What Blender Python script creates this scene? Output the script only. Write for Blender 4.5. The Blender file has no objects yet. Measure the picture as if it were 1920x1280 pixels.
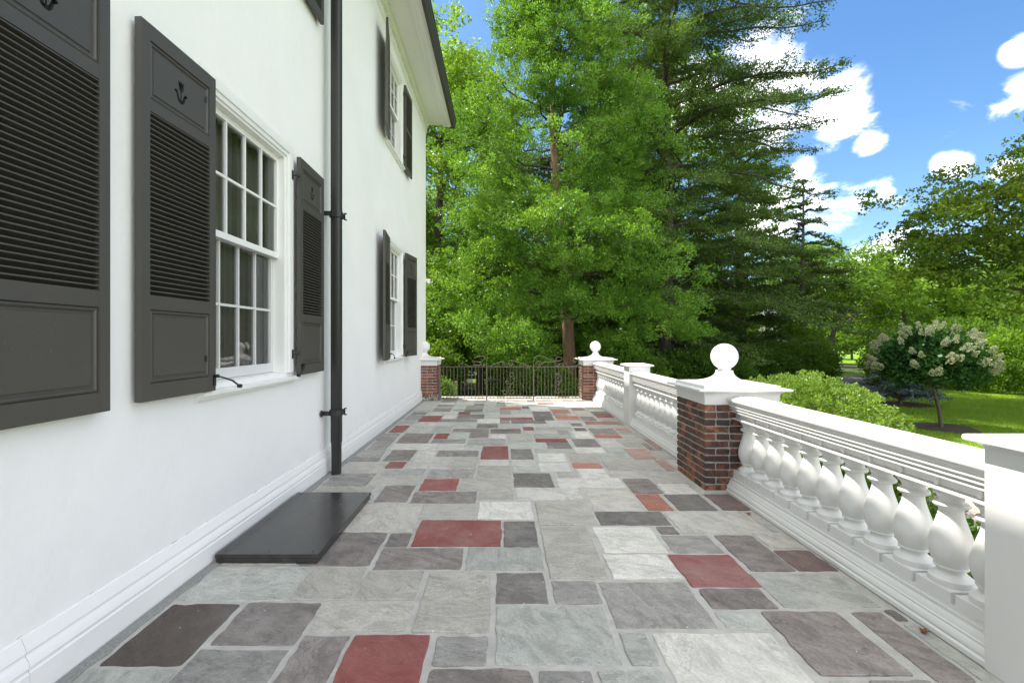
import bpy, math, random
import numpy as np
from mathutils import Vector, Matrix
from mathutils.geometry import tessellate_polygon

# ------------------------------------------------------------------ camera, sky, sun
scene = bpy.context.scene
COL = scene.collection
EYE = 1.42
cam_d = bpy.data.cameras.new('camera')
cam = bpy.data.objects.new('camera', cam_d)
COL.objects.link(cam)
cam.location = (0, 0, EYE)
cam.rotation_euler = (math.radians(90), 0, 0)
cam_d.sensor_width = 36.0
cam_d.lens = 880.0 / 1920.0 * 36.0
cam_d.shift_x = 19.0 / 1920.0
cam_d.shift_y = -4.0 / 1920.0
cam_d.clip_start = 0.05
cam_d.clip_end = 2000.0
scene.camera = cam

SUN_EL = math.radians(59.42)
SUN_AZ = math.radians(62.0)      # from +Y towards -X
world = bpy.data.worlds.new('World')
scene.world = world
world.use_nodes = True
wn, wl = world.node_tree.nodes, world.node_tree.links
wn.clear()
w_out = wn.new('ShaderNodeOutputWorld')
w_bg = wn.new('ShaderNodeBackground')
w_bg.inputs['Strength'].default_value = 0.07
sky = wn.new('ShaderNodeTexSky')
sky.sky_type = 'NISHITA'
sky.sun_disc = False
sky.sun_elevation = SUN_EL
sky.sun_rotation = -SUN_AZ
sky.altitude = 50
sky.air_density = 1.0
sky.dust_density = 0.6
sky.ozone_density = 2.0

def wmath(op, a, b=None, c=None):
    n = wn.new('ShaderNodeMath'); n.operation = op
    for i, v in enumerate((a, b, c)):
        if v is None: continue
        if isinstance(v, (int, float)): n.inputs[i].default_value = v
        else: wl.new(v, n.inputs[i])
    return n.outputs[0]

tc = wn.new('ShaderNodeTexCoord')
nz = wn.new('ShaderNodeTexNoise')
nz.inputs['Scale'].default_value = 7.5
nz.inputs['Detail'].default_value = 12.0
nz.inputs['Roughness'].default_value = 0.62
nz.inputs['Distortion'].default_value = 0.35
mp = wn.new('ShaderNodeMapping'); mp.inputs['Scale'].default_value = (1, 1, 1.9)
wl.new(tc.outputs['Generated'], mp.inputs['Vector'])
wl.new(mp.outputs['Vector'], nz.inputs['Vector'])
CLOUDS = [  # direction (x/y, z/y), radius, weight
    (0.60, 0.50, 0.075, .95), (0.69, 0.51, 0.060, .92), (0.75, 0.47, 0.040, 0.85), (0.70, 0.45, 0.04, .75), (0.785, 0.42, 0.028, .9), (0.50, 0.52, 0.08, 0.85), (0.55, 0.60, 0.07, 0.9), (0.40, 0.50, 0.08, .85),
    (0.67, 0.30, 0.05, 0.7), (0.75, 0.28, 0.06, 0.72), (0.83, 0.22, 0.05, 0.62), (0.82, 0.29, 0.04, 0.65), (0.62, 0.22, 0.10, 0.72), (0.78, 0.17, 0.08, 0.66), (0.70, 0.10, 0.09, .7),
    (0.955, 0.365, 0.030, 0.85), (0.82, 0.32, 0.022, 0.85), (1.10, 0.50, 0.045, 0.9), (1.11, 0.62, 0.028, 0.9),
    (0.63, 0.68, 0.035, 0.6), (0.97, 0.48, 0.04, 0.55), (1.08, 0.36, 0.03, 0.7), (0.64, 0.36, 0.025, .7),
    (0.9, -9, 0, 0)]
best = None
for (u, v, r, wt) in CLOUDS:
    if r <= 0: continue
    d = Vector((u, 1, v)); k = 1.0 / d.length; d.normalize()
    vm = wn.new('ShaderNodeVectorMath'); vm.operation = 'DISTANCE'
    wl.new(tc.outputs['Generated'], vm.inputs[0]); vm.inputs[1].default_value = d
    q = wmath('DIVIDE', vm.outputs['Value'], r * k * 1.5)
    q = wmath('SUBTRACT', 1.0, q)
    q = wmath('MAXIMUM', q, 0.0)
    q = wmath('POWER', q, 0.6)
    q = wmath('MULTIPLY', q, wt)
    best = q if best is None else wmath('MAXIMUM', best, q)
# outside the measured sky: unseen broken cloud field added as neutral fill light
vmd = wn.new('ShaderNodeVectorMath'); vmd.operation = 'DISTANCE'
wl.new(tc.outputs['Generated'], vmd.inputs[0]); vmd.inputs[1].default_value = Vector((0.40, 1.0, 0.42)).normalized()
nz2 = wn.new('ShaderNodeTexNoise'); nz2.inputs['Scale'].default_value = 1.9; nz2.inputs['Detail'].default_value = 2.0
wl.new(mp.outputs['Vector'], nz2.inputs['Vector'])
field = wmath('MULTIPLY', wmath('MULTIPLY_ADD', nz2.outputs['Fac'], 1.6, -0.18), wmath('MULTIPLY', wmath('SUBTRACT', vmd.outputs['Value'], 0.62), 6.0))
fcl = wn.new('ShaderNodeClamp'); wl.new(field, fcl.inputs['Value']); fcl.inputs['Max'].default_value = 0.85
flim = wmath('MINIMUM', fcl.outputs[0], wmath('MULTIPLY_ADD', nz2.outputs['Fac'], 1.6, -0.18))
best = wmath('MAXIMUM', best, flim)
dens = wmath('ADD', best, wmath('MULTIPLY', wmath('SUBTRACT', nz.outputs['Fac'], 0.52), 3.4))
mr = wn.new('ShaderNodeMapRange'); mr.interpolation_type = 'SMOOTHSTEP'
wl.new(dens, mr.inputs['Value'])
mr.inputs['From Min'].default_value = 0.16
mr.inputs['From Max'].default_value = 1.15
gate_ = wmath('POWER', wmath('MINIMUM', wmath('MULTIPLY', best, 2.2), 1.0), 2.2)
fac = wmath('MULTIPLY', mr.outputs['Result'], gate_)
mixw = wn.new('ShaderNodeMix'); mixw.data_type = 'RGBA'
wl.new(fac, mixw.inputs['Factor'])
hs = wn.new('ShaderNodeHueSaturation'); hs.inputs['Saturation'].default_value = 1.22; hs.inputs['Value'].default_value = 1.6
wl.new(sky.outputs['Color'], hs.inputs['Color'])
wl.new(hs.outputs['Color'], mixw.inputs['A'])
mixw.inputs['B'].default_value = (31.0, 30.2, 29.0, 1)
wl.new(mixw.outputs['Result'], w_bg.inputs['Color'])
wl.new(w_bg.outputs['Background'], w_out.inputs['Surface'])

sun_d = bpy.data.lights.new('sun', 'SUN')
sun_d.energy = 4.6
sun_d.angle = math.radians(0.53)
sun_d.color = (1.0, 0.95, 0.87)
sun = bpy.data.objects.new('sun', sun_d)
COL.objects.link(sun)
sdir = Vector((-math.sin(SUN_AZ) * math.cos(SUN_EL), math.cos(SUN_AZ) * math.cos(SUN_EL), math.sin(SUN_EL)))
sun.rotation_euler = sdir.to_track_quat('Z', 'Y').to_euler()
sun.location = (-8, 5, 20)

scene.render.engine = 'CYCLES'
scene.view_settings.view_transform = 'Standard'
scene.view_settings.look = 'None'
scene.view_settings.exposure = 1.12
scene.view_settings.gamma = 1.0
scene.view_settings.use_curve_mapping = False
scene.cycles.max_bounces = 10
scene.cycles.transparent_max_bounces = 16

R = random.Random(7)
rng = np.random.default_rng(11)

# ------------------------------------------------------------------ helpers
class MB:
    def __init__(s): s.v = []; s.f = []; s.m = []
    def add(s, vs, fs, mi=0):
        o = len(s.v); s.v += [tuple(p) for p in vs]
        s.f += [tuple(i + o for i in f) for f in fs]; s.m += [mi] * len(fs)
        return s
    def box(s, x0, x1, y0, y1, z0, z1, mi=0, bev=0.0):
        if bev > 0:
            b = bev
            rings = [(z0, b), (z0 + b, 0), (z1 - b, 0), (z1, b)]
            vs = []
            for z, i in rings:
                vs += [(x0 + i, y0 + i, z), (x1 - i, y0 + i, z), (x1 - i, y1 - i, z), (x0 + i, y1 - i, z)]
            fs = [(3, 2, 1, 0), (12, 13, 14, 15)]
            for k in range(3):
                for j in range(4):
                    a = k * 4 + j; c = k * 4 + (j + 1) % 4
                    fs.append((a, c, c + 4, a + 4))
            return s.add(vs, fs, mi)
        vs = [(x0, y0, z0), (x1, y0, z0), (x1, y1, z0), (x0, y1, z0), (x0, y0, z1), (x1, y0, z1), (x1, y1, z1), (x0, y1, z1)]
        return s.add(vs, [(3, 2, 1, 0), (4, 5, 6, 7), (0, 1, 5, 4), (1, 2, 6, 5), (2, 3, 7, 6), (3, 0, 4, 7)], mi)
    def loft(s, rings, cap=True, mi=0):
        n = len(rings[0]); vs = [p for r in rings for p in r]; fs = []
        for k in range(len(rings) - 1):
            for j in range(n):
                a = k * n + j; b = k * n + (j + 1) % n
                fs.append((a, b, b + n, a + n))
        if cap:
            fs.append(tuple(range(n - 1, -1, -1)))
            fs.append(tuple(range((len(rings) - 1) * n, len(rings) * n)))
        return s.add(vs, fs, mi)
    def lathe(s, prof, cx=0, cy=0, seg=24, mi=0):
        rings = [[(cx + r * math.cos(2 * math.pi * j / seg), cy + r * math.sin(2 * math.pi * j / seg), z) for j in range(seg)] for r, z in prof]
        return s.loft(rings, True, mi)
    def square(s, prof, cx=0, cy=0, mi=0):
        rings = [[(cx - h, cy - h, z), (cx + h, cy - h, z), (cx + h, cy + h, z), (cx - h, cy + h, z)] for h, z in prof]
        return s.loft(rings, True, mi)
    def tube(s, pts, rad, seg=6, mi=0, closed_ends=True):
        pts = [Vector(p) for p in pts]; n = len(pts)
        if isinstance(rad, (int, float)): rad = [rad] * n
        rings = []; prev = None
        for i in range(n):
            t = (pts[min(i + 1, n - 1)] - pts[max(i - 1, 0)])
            if t.length < 1e-9: t = Vector((0, 0, 1))
            t.normalize()
            if prev is None:
                a = Vector((0, 0, 1)) if abs(t.z) < 0.9 else Vector((1, 0, 0))
                u = t.cross(a).normalized()
            else:
                u = (prev - t * prev.dot(t)).normalized()
            prev = u; w = t.cross(u)
            rings.append([tuple(pts[i] + (u * math.cos(2 * math.pi * j / seg) + w * math.sin(2 * math.pi * j / seg)) * rad[i]) for j in range(seg)])
        return s.loft(rings, closed_ends, mi)
    def extrude_y(s, prof, y0, y1, mi=0):
        """prof: closed list of (x,z)"""
        return s.loft([[(x, y0, z) for x, z in prof], [(x, y1, z) for x, z in prof]], True, mi)
    def mesh(s, name, mats, smooth=None):
        me = bpy.data.meshes.new(name)
        me.from_pydata(s.v, [], s.f)
        if not isinstance(mats, (list, tuple)): mats = [mats]
        for m in mats: me.materials.append(m)
        if len(mats) > 1: me.polygons.foreach_set('material_index', s.m)
        bmn = __import__('bmesh'); bm = bmn.new(); bm.from_mesh(me); bmn.ops.recalc_face_normals(bm, faces=bm.faces); bm.to_mesh(me); bm.free()
        if smooth:
            me.polygons.foreach_set('use_smooth', [True] * len(me.polygons))
            try: me.set_sharp_from_angle(angle=math.radians(smooth))
            except Exception: pass
        me.update()
        return me
    def build(s, name, mats, parent=None, smooth=None):
        return link(name, s.mesh(name, mats, smooth), parent)

def link(name, me, parent=None, loc=None):
    o = bpy.data.objects.new(name, me); COL.objects.link(o)
    if parent is not None: o.parent = parent
    if loc is not None: o.location = loc
    return o

def thing(name, label, cat, loc=(0, 0, 0), rz=0, group=None):
    o = bpy.data.objects.new(name, None); COL.objects.link(o)
    o.location = loc; o.rotation_euler = (0, 0, rz); o.empty_display_size = 0.2
    tag(o, label, cat, group); return o

def tag(o, label=None, cat=None, group=None, kind=None):
    if label: o['label'] = label
    if cat: o['category'] = cat
    if group: o['group'] = group
    if kind: o['kind'] = kind
    return o

# ------------------------------------------------------------------ materials
class NT:
    def __init__(s, name):
        s.m = bpy.data.materials.new(name); s.m.use_nodes = True
        s.n = s.m.node_tree.nodes; s.l = s.m.node_tree.links; s.n.clear()
        s.out = s.n.new('ShaderNodeOutputMaterial')
        s.b = s.n.new('ShaderNodeBsdfPrincipled'); s.l.new(s.b.outputs[0], s.out.inputs['Surface'])
    def node(s, t, **kw):
        n = s.n.new(t)
        for k, v in kw.items(): setattr(n, k, v)
        return n
    def put(s, sock, v):
        if isinstance(v, (int, float, tuple, list, Vector)):
            if isinstance(v, (tuple, list)) and len(v) == 3 and sock.type == 'RGBA': v = (*v, 1)
            sock.default_value = v
        else: s.l.new(v, sock)
    def math(s, op, a, b=0.0, c=None, clamp=False):
        n = s.node('ShaderNodeMath', operation=op, use_clamp=clamp); s.put(n.inputs[0], a); s.put(n.inputs[1], b)
        if c is not None: s.put(n.inputs[2], c)
        return n.outputs[0]
    def pos(s): return s.node('ShaderNodeNewGeometry').outputs['Position']
    def objc(s): return s.node('ShaderNodeTexCoord').outputs['Object']
    def rand(s): return s.node('ShaderNodeObjectInfo').outputs['Random']
    def island(s): return s.node('ShaderNodeNewGeometry').outputs['Random Per Island']
    def mapping(s, v, scale=(1, 1, 1), rot=(0, 0, 0), loc=(0, 0, 0)):
        n = s.node('ShaderNodeMapping'); s.l.new(v, n.inputs['Vector'])
        s.put(n.inputs['Scale'], scale); s.put(n.inputs['Rotation'], rot); s.put(n.inputs['Location'], loc); return n.outputs[0]
    def noise(s, v, scale, detail=4, rough=0.55, dist=0.0):
        n = s.node('ShaderNodeTexNoise'); s.l.new(v, n.inputs['Vector'])
        n.inputs['Scale'].default_value = scale; n.inputs['Detail'].default_value = detail
        n.inputs['Roughness'].default_value = rough; n.inputs['Distortion'].default_value = dist
        return n.outputs['Fac']
    def ramp(s, f, stops, interp='LINEAR'):
        n = s.node('ShaderNodeValToRGB'); s.l.new(f, n.inputs[0]); cr = n.color_ramp; cr.interpolation = interp
        while len(cr.elements) < len(stops): cr.elements.new(0.5)
        for e, (p, c) in zip(cr.elements, stops):
            e.position = p; e.color = (*c, 1) if isinstance(c, tuple) else (c, c, c, 1)
        return n.outputs['Color']
    def mix(s, f, a, b, mode='MIX'):
        n = s.node('ShaderNodeMix', data_type='RGBA', blend_type=mode)
        s.put(n.inputs['Factor'], f); s.put(n.inputs['A'], a); s.put(n.inputs['B'], b); return n.outputs['Result']
    def bump(s, h, strength=0.3, dist=0.01, prev=None):
        n = s.node('ShaderNodeBump'); s.put(n.inputs['Height'], h); n.inputs['Strength'].default_value = strength
        n.inputs['Distance'].default_value = dist
        if prev is not None: s.l.new(prev, n.inputs['Normal'])
        return n.outputs['Normal']
    def fin(s, col=None, rough=None, normal=None, spec=None, metal=None, coat=None):
        if col is not None: s.put(s.b.inputs['Base Color'], col)
        if rough is not None: s.put(s.b.inputs['Roughness'], rough)
        if normal is not None: s.l.new(normal, s.b.inputs['Normal'])
        if spec is not None: s.b.inputs['Specular IOR Level'].default_value = spec
        if metal is not None: s.b.inputs['Metallic'].default_value = metal
        if coat is not None: s.b.inputs['Coat Weight'].default_value = coat
        return s.m

def mat_stucco():
    t = NT('white_stucco'); p = t.pos()
    n1 = t.noise(t.mapping(p, (1, 1, 1)), 1.2, 5, .6); n2 = t.noise(p, 14, 5, .6); n3 = t.noise(p, 90, 3, .6)
    c = t.mix(t.ramp(n1, [(.35, 0.0), (.7, 1.0)]), (.80, .795, .78), (.84, .835, .82))
    sp = t.noise(t.mapping(p, (6, 6, 1.0)), 3.0, 5, .7)
    c = t.mix(t.math('MULTIPLY', t.ramp(sp, [(.62, 0.0), (.8, 1.0)]), .25), c, (.70, .69, .66))
    sep = t.node('ShaderNodeSeparateXYZ'); t.l.new(p, sep.inputs[0]); z = sep.outputs[2]
    ck = t.math('MULTIPLY', t.math('COMPARE', z, .259, .0035), t.ramp(t.noise(p, 9, 6, .75), [(.54, 0.0), (.60, 1.0)]))
    c = t.mix(t.math('MULTIPLY', ck, .6), c, (.25, .24, .21))
    low = t.math('MULTIPLY', t.math('SUBTRACT', 1.0, t.math('MULTIPLY', z, 1.6), clamp=True), t.ramp(t.noise(p, 6, 6, .7), [(.42, 0.0), (.72, 1.0)]))
    c = t.mix(t.math('MULTIPLY', low, .22), c, (.62, .61, .57))
    b = t.bump(n1, .5, .04); b = t.bump(n2, .5, .006, b); b = t.bump(n3, .25, .002, b)
    return t.fin(c, .75, b)
def mat_white(name='white_paint', col=(.82, .815, .80), rough=.42, dirt=.10):
    t = NT(name); p = t.pos()
    n1 = t.noise(p, 7, 6, .65); n2 = t.noise(p, 60, 3, .5)
    c = t.mix(t.math('MULTIPLY', t.ramp(n1, [(.55, 0.0), (.8, 1.0)]), dirt), col, (.60, .585, .55))
    sp = t.noise(p, 140, 2, .5)
    c = t.mix(t.math('MULTIPLY', t.ramp(sp, [(.70, 0.0), (.76, 1.0)]), .35), c, (.38, .36, .33))
    b = t.bump(n1, .010, .002); b = t.bump(n2, .03, .0005, b)
    return t.fin(c, rough, b)
def mat_dark(name, col, rough=.38, bump=.15):
    t = NT(name); p = t.pos()
    n1 = t.noise(p, 5, 5, .6); n2 = t.noise(p, 160, 3, .6)
    c = t.mix(t.math('MULTIPLY', n1, .5), col, tuple(min(1, x * 1.35) for x in col))
    du = t.noise(p, 55, 3, .6)
    c = t.mix(t.math('MULTIPLY', t.ramp(du, [(.66, 0.0), (.78, 1.0)]), .25), c, (.28, .27, .25))
    b = t.bump(n2, bump, .001)
    return t.fin(c, t.math('MULTIPLY_ADD', n1, .22, rough - .1), b)
M_STUCCO = mat_stucco()
M_WHITE = mat_white(col=(.71, .705, .69))
M_TRIM = mat_white('trim_paint', (.79, .785, .765), .4, .25)
M_SASH = mat_white('sash_paint', (.62, .62, .61), .45, .3)
M_SHUT = mat_dark('shutter_paint', (.060, .055, .049), .45)
M_IRON_BLACK = mat_dark('black_iron', (.012, .012, .012), .4)
M_PIPE = mat_dark('downpipe_paint', (.019, .018, .017), .45)
M_GUTTER = mat_dark('gutter_paint', (.045, .044, .040), .45)
def mat_iron():
    t = NT('weathered_iron'); p = t.pos(); n = t.noise(p, 40, 4, .6)
    return t.fin(t.ramp(n, [(.3, (.07, .055, .045)), (.6, (.19, .155, .12)), (.8, (.28, .20, .14))]), .55, t.bump(n, .3, .002), metal=.3)
M_IRON = mat_iron()
def mat_hatch():
    t = NT('black_board'); p = t.pos()
    n1 = t.noise(t.mapping(p, (2, 1, 1)), 3, 6, .6); n2 = t.noise(p, 25, 5, .65); n3 = t.noise(p, 120, 2, .5)
    c = t.mix(t.ramp(n1, [(.3, 0.0), (.75, 1.0)]), (.022, .021, .020), (.055, .053, .050))
    c = t.mix(t.math('MULTIPLY', t.ramp(n3, [(.76, 0.0), (.79, 1.0)]), .5), c, (.3, .29, .27))
    r = t.math('MULTIPLY_ADD', n1, .30, .08)
    return t.fin(c, r, t.bump(n1, .10, .006))
M_HATCH = mat_hatch()
def mat_stone(name, c1, c2, vein, mottled=.5, pale=(.5, .52, .50)):
    t = NT(name); p = t.pos(); rnd = t.rand()
    comb = t.node('ShaderNodeCombineXYZ'); t.l.new(t.math('MULTIPLY', rnd, 37.0), comb.inputs[0]); t.l.new(t.math('MULTIPLY', rnd, 91.0), comb.inputs[1])
    rot = t.node('ShaderNodeCombineXYZ'); t.l.new(t.math('MULTIPLY', t.math('FRACT', t.math('MULTIPLY', rnd, 13.7)), 1.3), rot.inputs[2])
    v = t.mapping(p, (1, 1, 1), rot.outputs[0], comb.outputs[0])
    streak = t.noise(t.mapping(v, (1.0, 2.0, 1.0)), 4.0, 9, .68, 1.6)
    big = t.noise(v, 3.3, 5, .6, .5)
    fine = t.noise(v, 70, 5, .7)
    c = t.mix(t.ramp(streak, [(.40, 0.0), (.60, 1.0)]), c1, c2)
    c = t.mix(t.math('MULTIPLY', t.ramp(t.noise(v, 5.0, 7, .68, .6), [(.50, 0.0), (.66, 1.0)]), min(1, mottled * 1.5)), c, pale)
    c = t.mix(t.math('MULTIPLY', t.ramp(fine, [(.38, 0.0), (.66, 1.0)]), .32), c, vein)
    # per-stone tone
    tone = t.math('MULTIPLY_ADD', t.math('FRACT', t.math('MULTIPLY', rnd, 7.31)), .34, .83)
    hsv = t.node('ShaderNodeHueSaturation'); t.l.new(c, hsv.inputs['Color']); t.l.new(tone, hsv.inputs['Value']); c = hsv.outputs[0]
    c = t.mix(1.0, c, (1.045, 1.0, .945), 'MULTIPLY')
    wx = t.noise(p, 1.1, 4, .6); c = t.mix(t.math('MULTIPLY', t.ramp(wx, [(.5, 0.0), (.75, 1.0)]), .30), c, (.42, .415, .385))
    # dark hairline clefts
    cr = t.noise(t.mapping(v, (1.0, 2.6, 1.0)), 6.0, 7, .6, 1.4)
    line = t.ramp(t.math('ABSOLUTE', t.math('SUBTRACT', cr, .5)), [(0.0, 1.0), (.016, 0.0)])
    gatem = t.ramp(t.noise(v, 4.0, 3, .5), [(.47, 0.0), (.57, 1.0)])
    lm = t.math('MULTIPLY', line, gatem)
    c = t.mix(t.math('MULTIPLY', lm, .75), c, vein)
    pits = t.ramp(t.noise(t.mapping(v, (1, 2.2, 1)), 48, 4, .75), [(.64, 0.0), (.72, 1.0)])
    c = t.mix(t.math('MULTIPLY', pits, .8), c, vein)
    spots = t.noise(p, 55, 1, .3)
    c = t.mix(t.ramp(spots, [(.795, 0.0), (.81, 1.0)]), c, (.75, .75, .73))
    b = t.bump(big, .8, .04); b = t.bump(streak, 1.0, .016, b); b = t.bump(lm, -1.0, .006, b); b = t.bump(fine, .25, .0018, b)
    return t.fin(c, t.math('MULTIPLY_ADD', fine, .25, .52), b, spec=.35)
ST = {
 'g': mat_stone('stone_light_grey', (.39, .385, .36), (.51, .505, .475), (.16, .155, .14), .25, (.52, .52, .49)),
 'w': mat_stone('stone_pale', (.45, .455, .435), (.64, .64, .615), (.22, .23, .21), .4, (.64, .65, .63)),
 'b': mat_stone('stone_blue_grey', (.34, .360, .345), (.47, .485, .465), (.15, .165, .16), .35, (.50, .54, .52)),
 'm': mat_stone('stone_mid_grey', (.24, .24, .235), (.36, .355, .345), (.10, .10, .10), .35, (.42, .43, .43)),
 'p': mat_stone('stone_purple_grey', (.165, .150, .145), (.265, .243, .235), (.07, .06, .06), .35, (.36, .345, .34)),
 'd': mat_stone('stone_dark_grey', (.145, .137, .135), (.225, .215, .21), (.06, .055, .055), .35, (.33, .33, .32)),
 'k': mat_stone('stone_brown', (.090, .074, .066), (.115, .096, .086), (.06, .05, .045), .1, (.15, .13, .12)),
 'q': mat_stone('stone_maroon_grey', (.115, .080, .076), (.175, .125, .12), (.06, .045, .045), .2, (.25, .2, .19)),
 'r': mat_stone('stone_red', (.225, .070, .066), (.275, .100, .092), (.15, .055, .05), .25, (.27, .14, .13)),
 'o': mat_stone('stone_orange_red', (.34, .135, .095), (.42, .19, .145), (.22, .10, .07), .3, (.45, .30, .24)),
 'f': mat_stone('stone_pink_brown', (.30, .20, .175), (.40, .29, .26), (.2, .13, .11), .3, (.46, .39, .36)),
}
def mat_mortar():
    t = NT('mortar'); p = t.pos(); n = t.noise(p, 9, 6, .7); f = t.noise(p, 130, 4, .7)
    c = t.ramp(n, [(.25, (.33, .32, .29)), (.5, (.46, .445, .41)), (.75, (.58, .565, .525))])
    c = t.mix(t.math('MULTIPLY', f, .4), c, (.25, .24, .22))
    return t.fin(c, .85, t.bump(f, .5, .003, t.bump(n, .5, .01)))
M_MORTAR = mat_mortar()
def mat_brick(name, dark=.5):
    t = NT(name); p = t.pos(); r = t.rand()
    n = t.noise(p, 24, 5, .65, .5); f = t.noise(p, 180, 3, .7)
    c = t.ramp(r, [(0, (.075, .045, .036)), (.2, (.13, .055, .038)), (.4, (.20, .062, .042)), (.6, (.17, .085, .055)), (.8, (.30, .095, .052)), (1, (.38, .16, .085))])
    c = t.mix(t.math('MULTIPLY', t.ramp(t.noise(p, 9, 5, .7, .8), [(.44, 0.0), (.56, 1.0)]), dark), c, (.035, .028, .027))
    c = t.mix(t.math('MULTIPLY', t.ramp(t.noise(p, 60, 3, .6), [(.68, 0.0), (.74, 1.0)]), .6), c, (.5, .48, .46))
    return t.fin(c, .75, t.bump(f, .5, .002, t.bump(n, .5, .006)))
M_BRICK_DARK = mat_brick('brick_dark', .85); M_BRICK = mat_brick('brick_red', .25)
def mat_joint():
    t = NT('brick_mortar'); p = t.pos(); n = t.noise(p, 30, 5, .7)
    return t.fin(t.ramp(n, [(.3, (.22, .21, .18)), (.7, (.52, .50, .45))]), .9, t.bump(n, .6, .006))
M_JOINT = mat_joint()
def mat_glass():
    t = NT('window_glass')
    t.n.remove(t.b)
    g = t.node('ShaderNodeBsdfGlossy'); g.inputs['Roughness'].default_value = .015; g.inputs['Color'].default_value = (.95, .97, 1, 1)
    tr = t.node('ShaderNodeBsdfTransparent'); tr.inputs['Color'].default_value = (.78, .79, .78, 1)
    fr = t.node('ShaderNodeFresnel'); fr.inputs['IOR'].default_value = 1.45
    nn = t.bump(t.noise(t.pos(), 3.5, 2, .5), .06, .02); t.l.new(nn, g.inputs['Normal']); t.l.new(nn, fr.inputs['Normal'])
    mx = t.node('ShaderNodeMixShader'); t.l.new(t.math('MULTIPLY_ADD', fr.outputs[0], .9, .02), mx.inputs[0])
    t.l.new(tr.outputs[0], mx.inputs[1]); t.l.new(g.outputs[0], mx.inputs[2]); t.l.new(mx.outputs[0], t.out.inputs['Surface'])
    return t.m
M_GLASS = mat_glass()
M_CURTAIN = NT('grey_curtain').fin((.20, .188, .17), .9)
M_DARKNESS = NT('painted_darkness').fin((.03, .03, .03), .9)  # near-black colour standing in for unlit rooms and shaded shutter recesses
def mat_leaf(name, c_dark, c_mid, c_light, trans=.45, rough=.5, patch=.35, gl=.05):
    t = NT(name); t.n.remove(t.b)
    r = t.island(); pn = t.noise(t.pos(), patch, 3, .6)
    v = t.math('ADD', t.math('MULTIPLY', r, .5), t.math('MULTIPLY_ADD', pn, 1.3, -.4), clamp=True)
    c = t.ramp(v, [(0, c_dark), (.5, c_mid), (1, c_light)])
    d = t.node('ShaderNodeBsdfDiffuse'); t.l.new(c, d.inputs['Color'])
    tl = t.node('ShaderNodeBsdfTranslucent')
    c2 = t.mix(1.0, c, (1.6, 1.55, .55), 'MULTIPLY'); t.l.new(c2, tl.inputs['Color'])
    g = t.node('ShaderNodeBsdfGlossy'); g.inputs['Roughness'].default_value = rough; g.inputs['Color'].default_value = (.75, .8, .85, 1)
    m1 = t.node('ShaderNodeMixShader'); m1.inputs[0].default_value = trans
    t.l.new(d.outputs[0], m1.inputs[1]); t.l.new(tl.outputs[0], m1.inputs[2])
    fr = t.node('ShaderNodeFresnel'); fr.inputs['IOR'].default_value = 1.35
    m2 = t.node('ShaderNodeMixShader'); t.l.new(t.math('MULTIPLY', fr.outputs[0], gl), m2.inputs[0])
    t.l.new(m1.outputs[0], m2.inputs[1]); t.l.new(g.outputs[0], m2.inputs[2])
    t.l.new(m2.outputs[0], t.out.inputs['Surface'])
    return t.m
L_CYPRESS = mat_leaf('cypress_leaves', (.040, .105, .014), (.120, .245, .032), (.27, .42, .07), .38, .5, .9, .10)
L_FIR = mat_leaf('fir_needles', (.042, .085, .022), (.085, .150, .036), (.18, .26, .07), .28, .5, .7)
L_MAPLE = mat_leaf('maple_leaves', (.07, .15, .022), (.15, .26, .038), (.27, .39, .075), .5, .5, .3)
L_WOOD = mat_leaf('wood_leaves', (.055, .115, .018), (.11, .20, .033), (.19, .30, .06), .45, .5, .2)
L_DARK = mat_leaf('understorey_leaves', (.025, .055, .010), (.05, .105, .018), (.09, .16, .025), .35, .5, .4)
L_YELLOW = mat_leaf('cherry_leaves', (.045, .095, .014), (.105, .175, .024), (.25, .26, .04), .4, .45, .45)
L_BOX = mat_leaf('boxwood_leaves', (.07, .14, .022), (.17, .27, .045), (.32, .43, .10), .35, .32, 2.0, .2)
L_HYDR = mat_leaf('hydrangea_leaves', (.014, .045, .014), (.028, .075, .020), (.05, .11, .03), .3, .4, 1.0)
L_FLOWER = mat_leaf('hydrangea_petals', (.17, .24, .12), (.31, .34, .25), (.38, .31, .23), .3, .8, 2.0)
L_SPRUCE = mat_leaf('blue_spruce_needles', (.06, .10, .10), (.11, .16, .165), (.18, .24, .25), .15, .5, 1.5)
L_PINE = mat_leaf('thin_tree_leaves', (.03, .055, .015), (.055, .09, .02), (.11, .15, .03), .35, .5, .5)
def mat_bark(name, a, b, s=9):
    t = NT(name); p = t.pos(); n = t.noise(t.mapping(p, (1, 1, .22)), s, 7, .7, .5)
    return t.fin(t.ramp(n, [(.3, a), (.7, b)]), .9, t.bump(n, .9, .04))
M_BARK_RED = mat_bark('red_bark', (.12, .07, .045), (.36, .23, .14))
M_BARK = mat_bark('grey_bark', (.045, .036, .028), (.14, .12, .095))
def mat_lawn():
    t = NT('lawn'); p = t.pos(); n = t.noise(p, .35, 5, .6); f = t.noise(p, 22, 5, .75); g = t.noise(t.mapping(p, (1, .35, 1)), 6, 4, .6)
    c = t.ramp(n, [(.3, (.12, .21, .012)), (.55, (.17, .29, .013)), (.75, (.24, .35, .02))])
    c = t.mix(t.math('MULTIPLY', f, .5), c, (.035, .075, .008))
    c = t.mix(t.math('MULTIPLY', t.ramp(g, [(.5, 0.0), (.75, 1.0)]), .35), c, (.16, .25, .03))
    return t.fin(c, .9, t.bump(f, 1.0, .05, t.bump(g, .5, .06)), spec=.2)
M_LAWN = mat_lawn()
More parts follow.
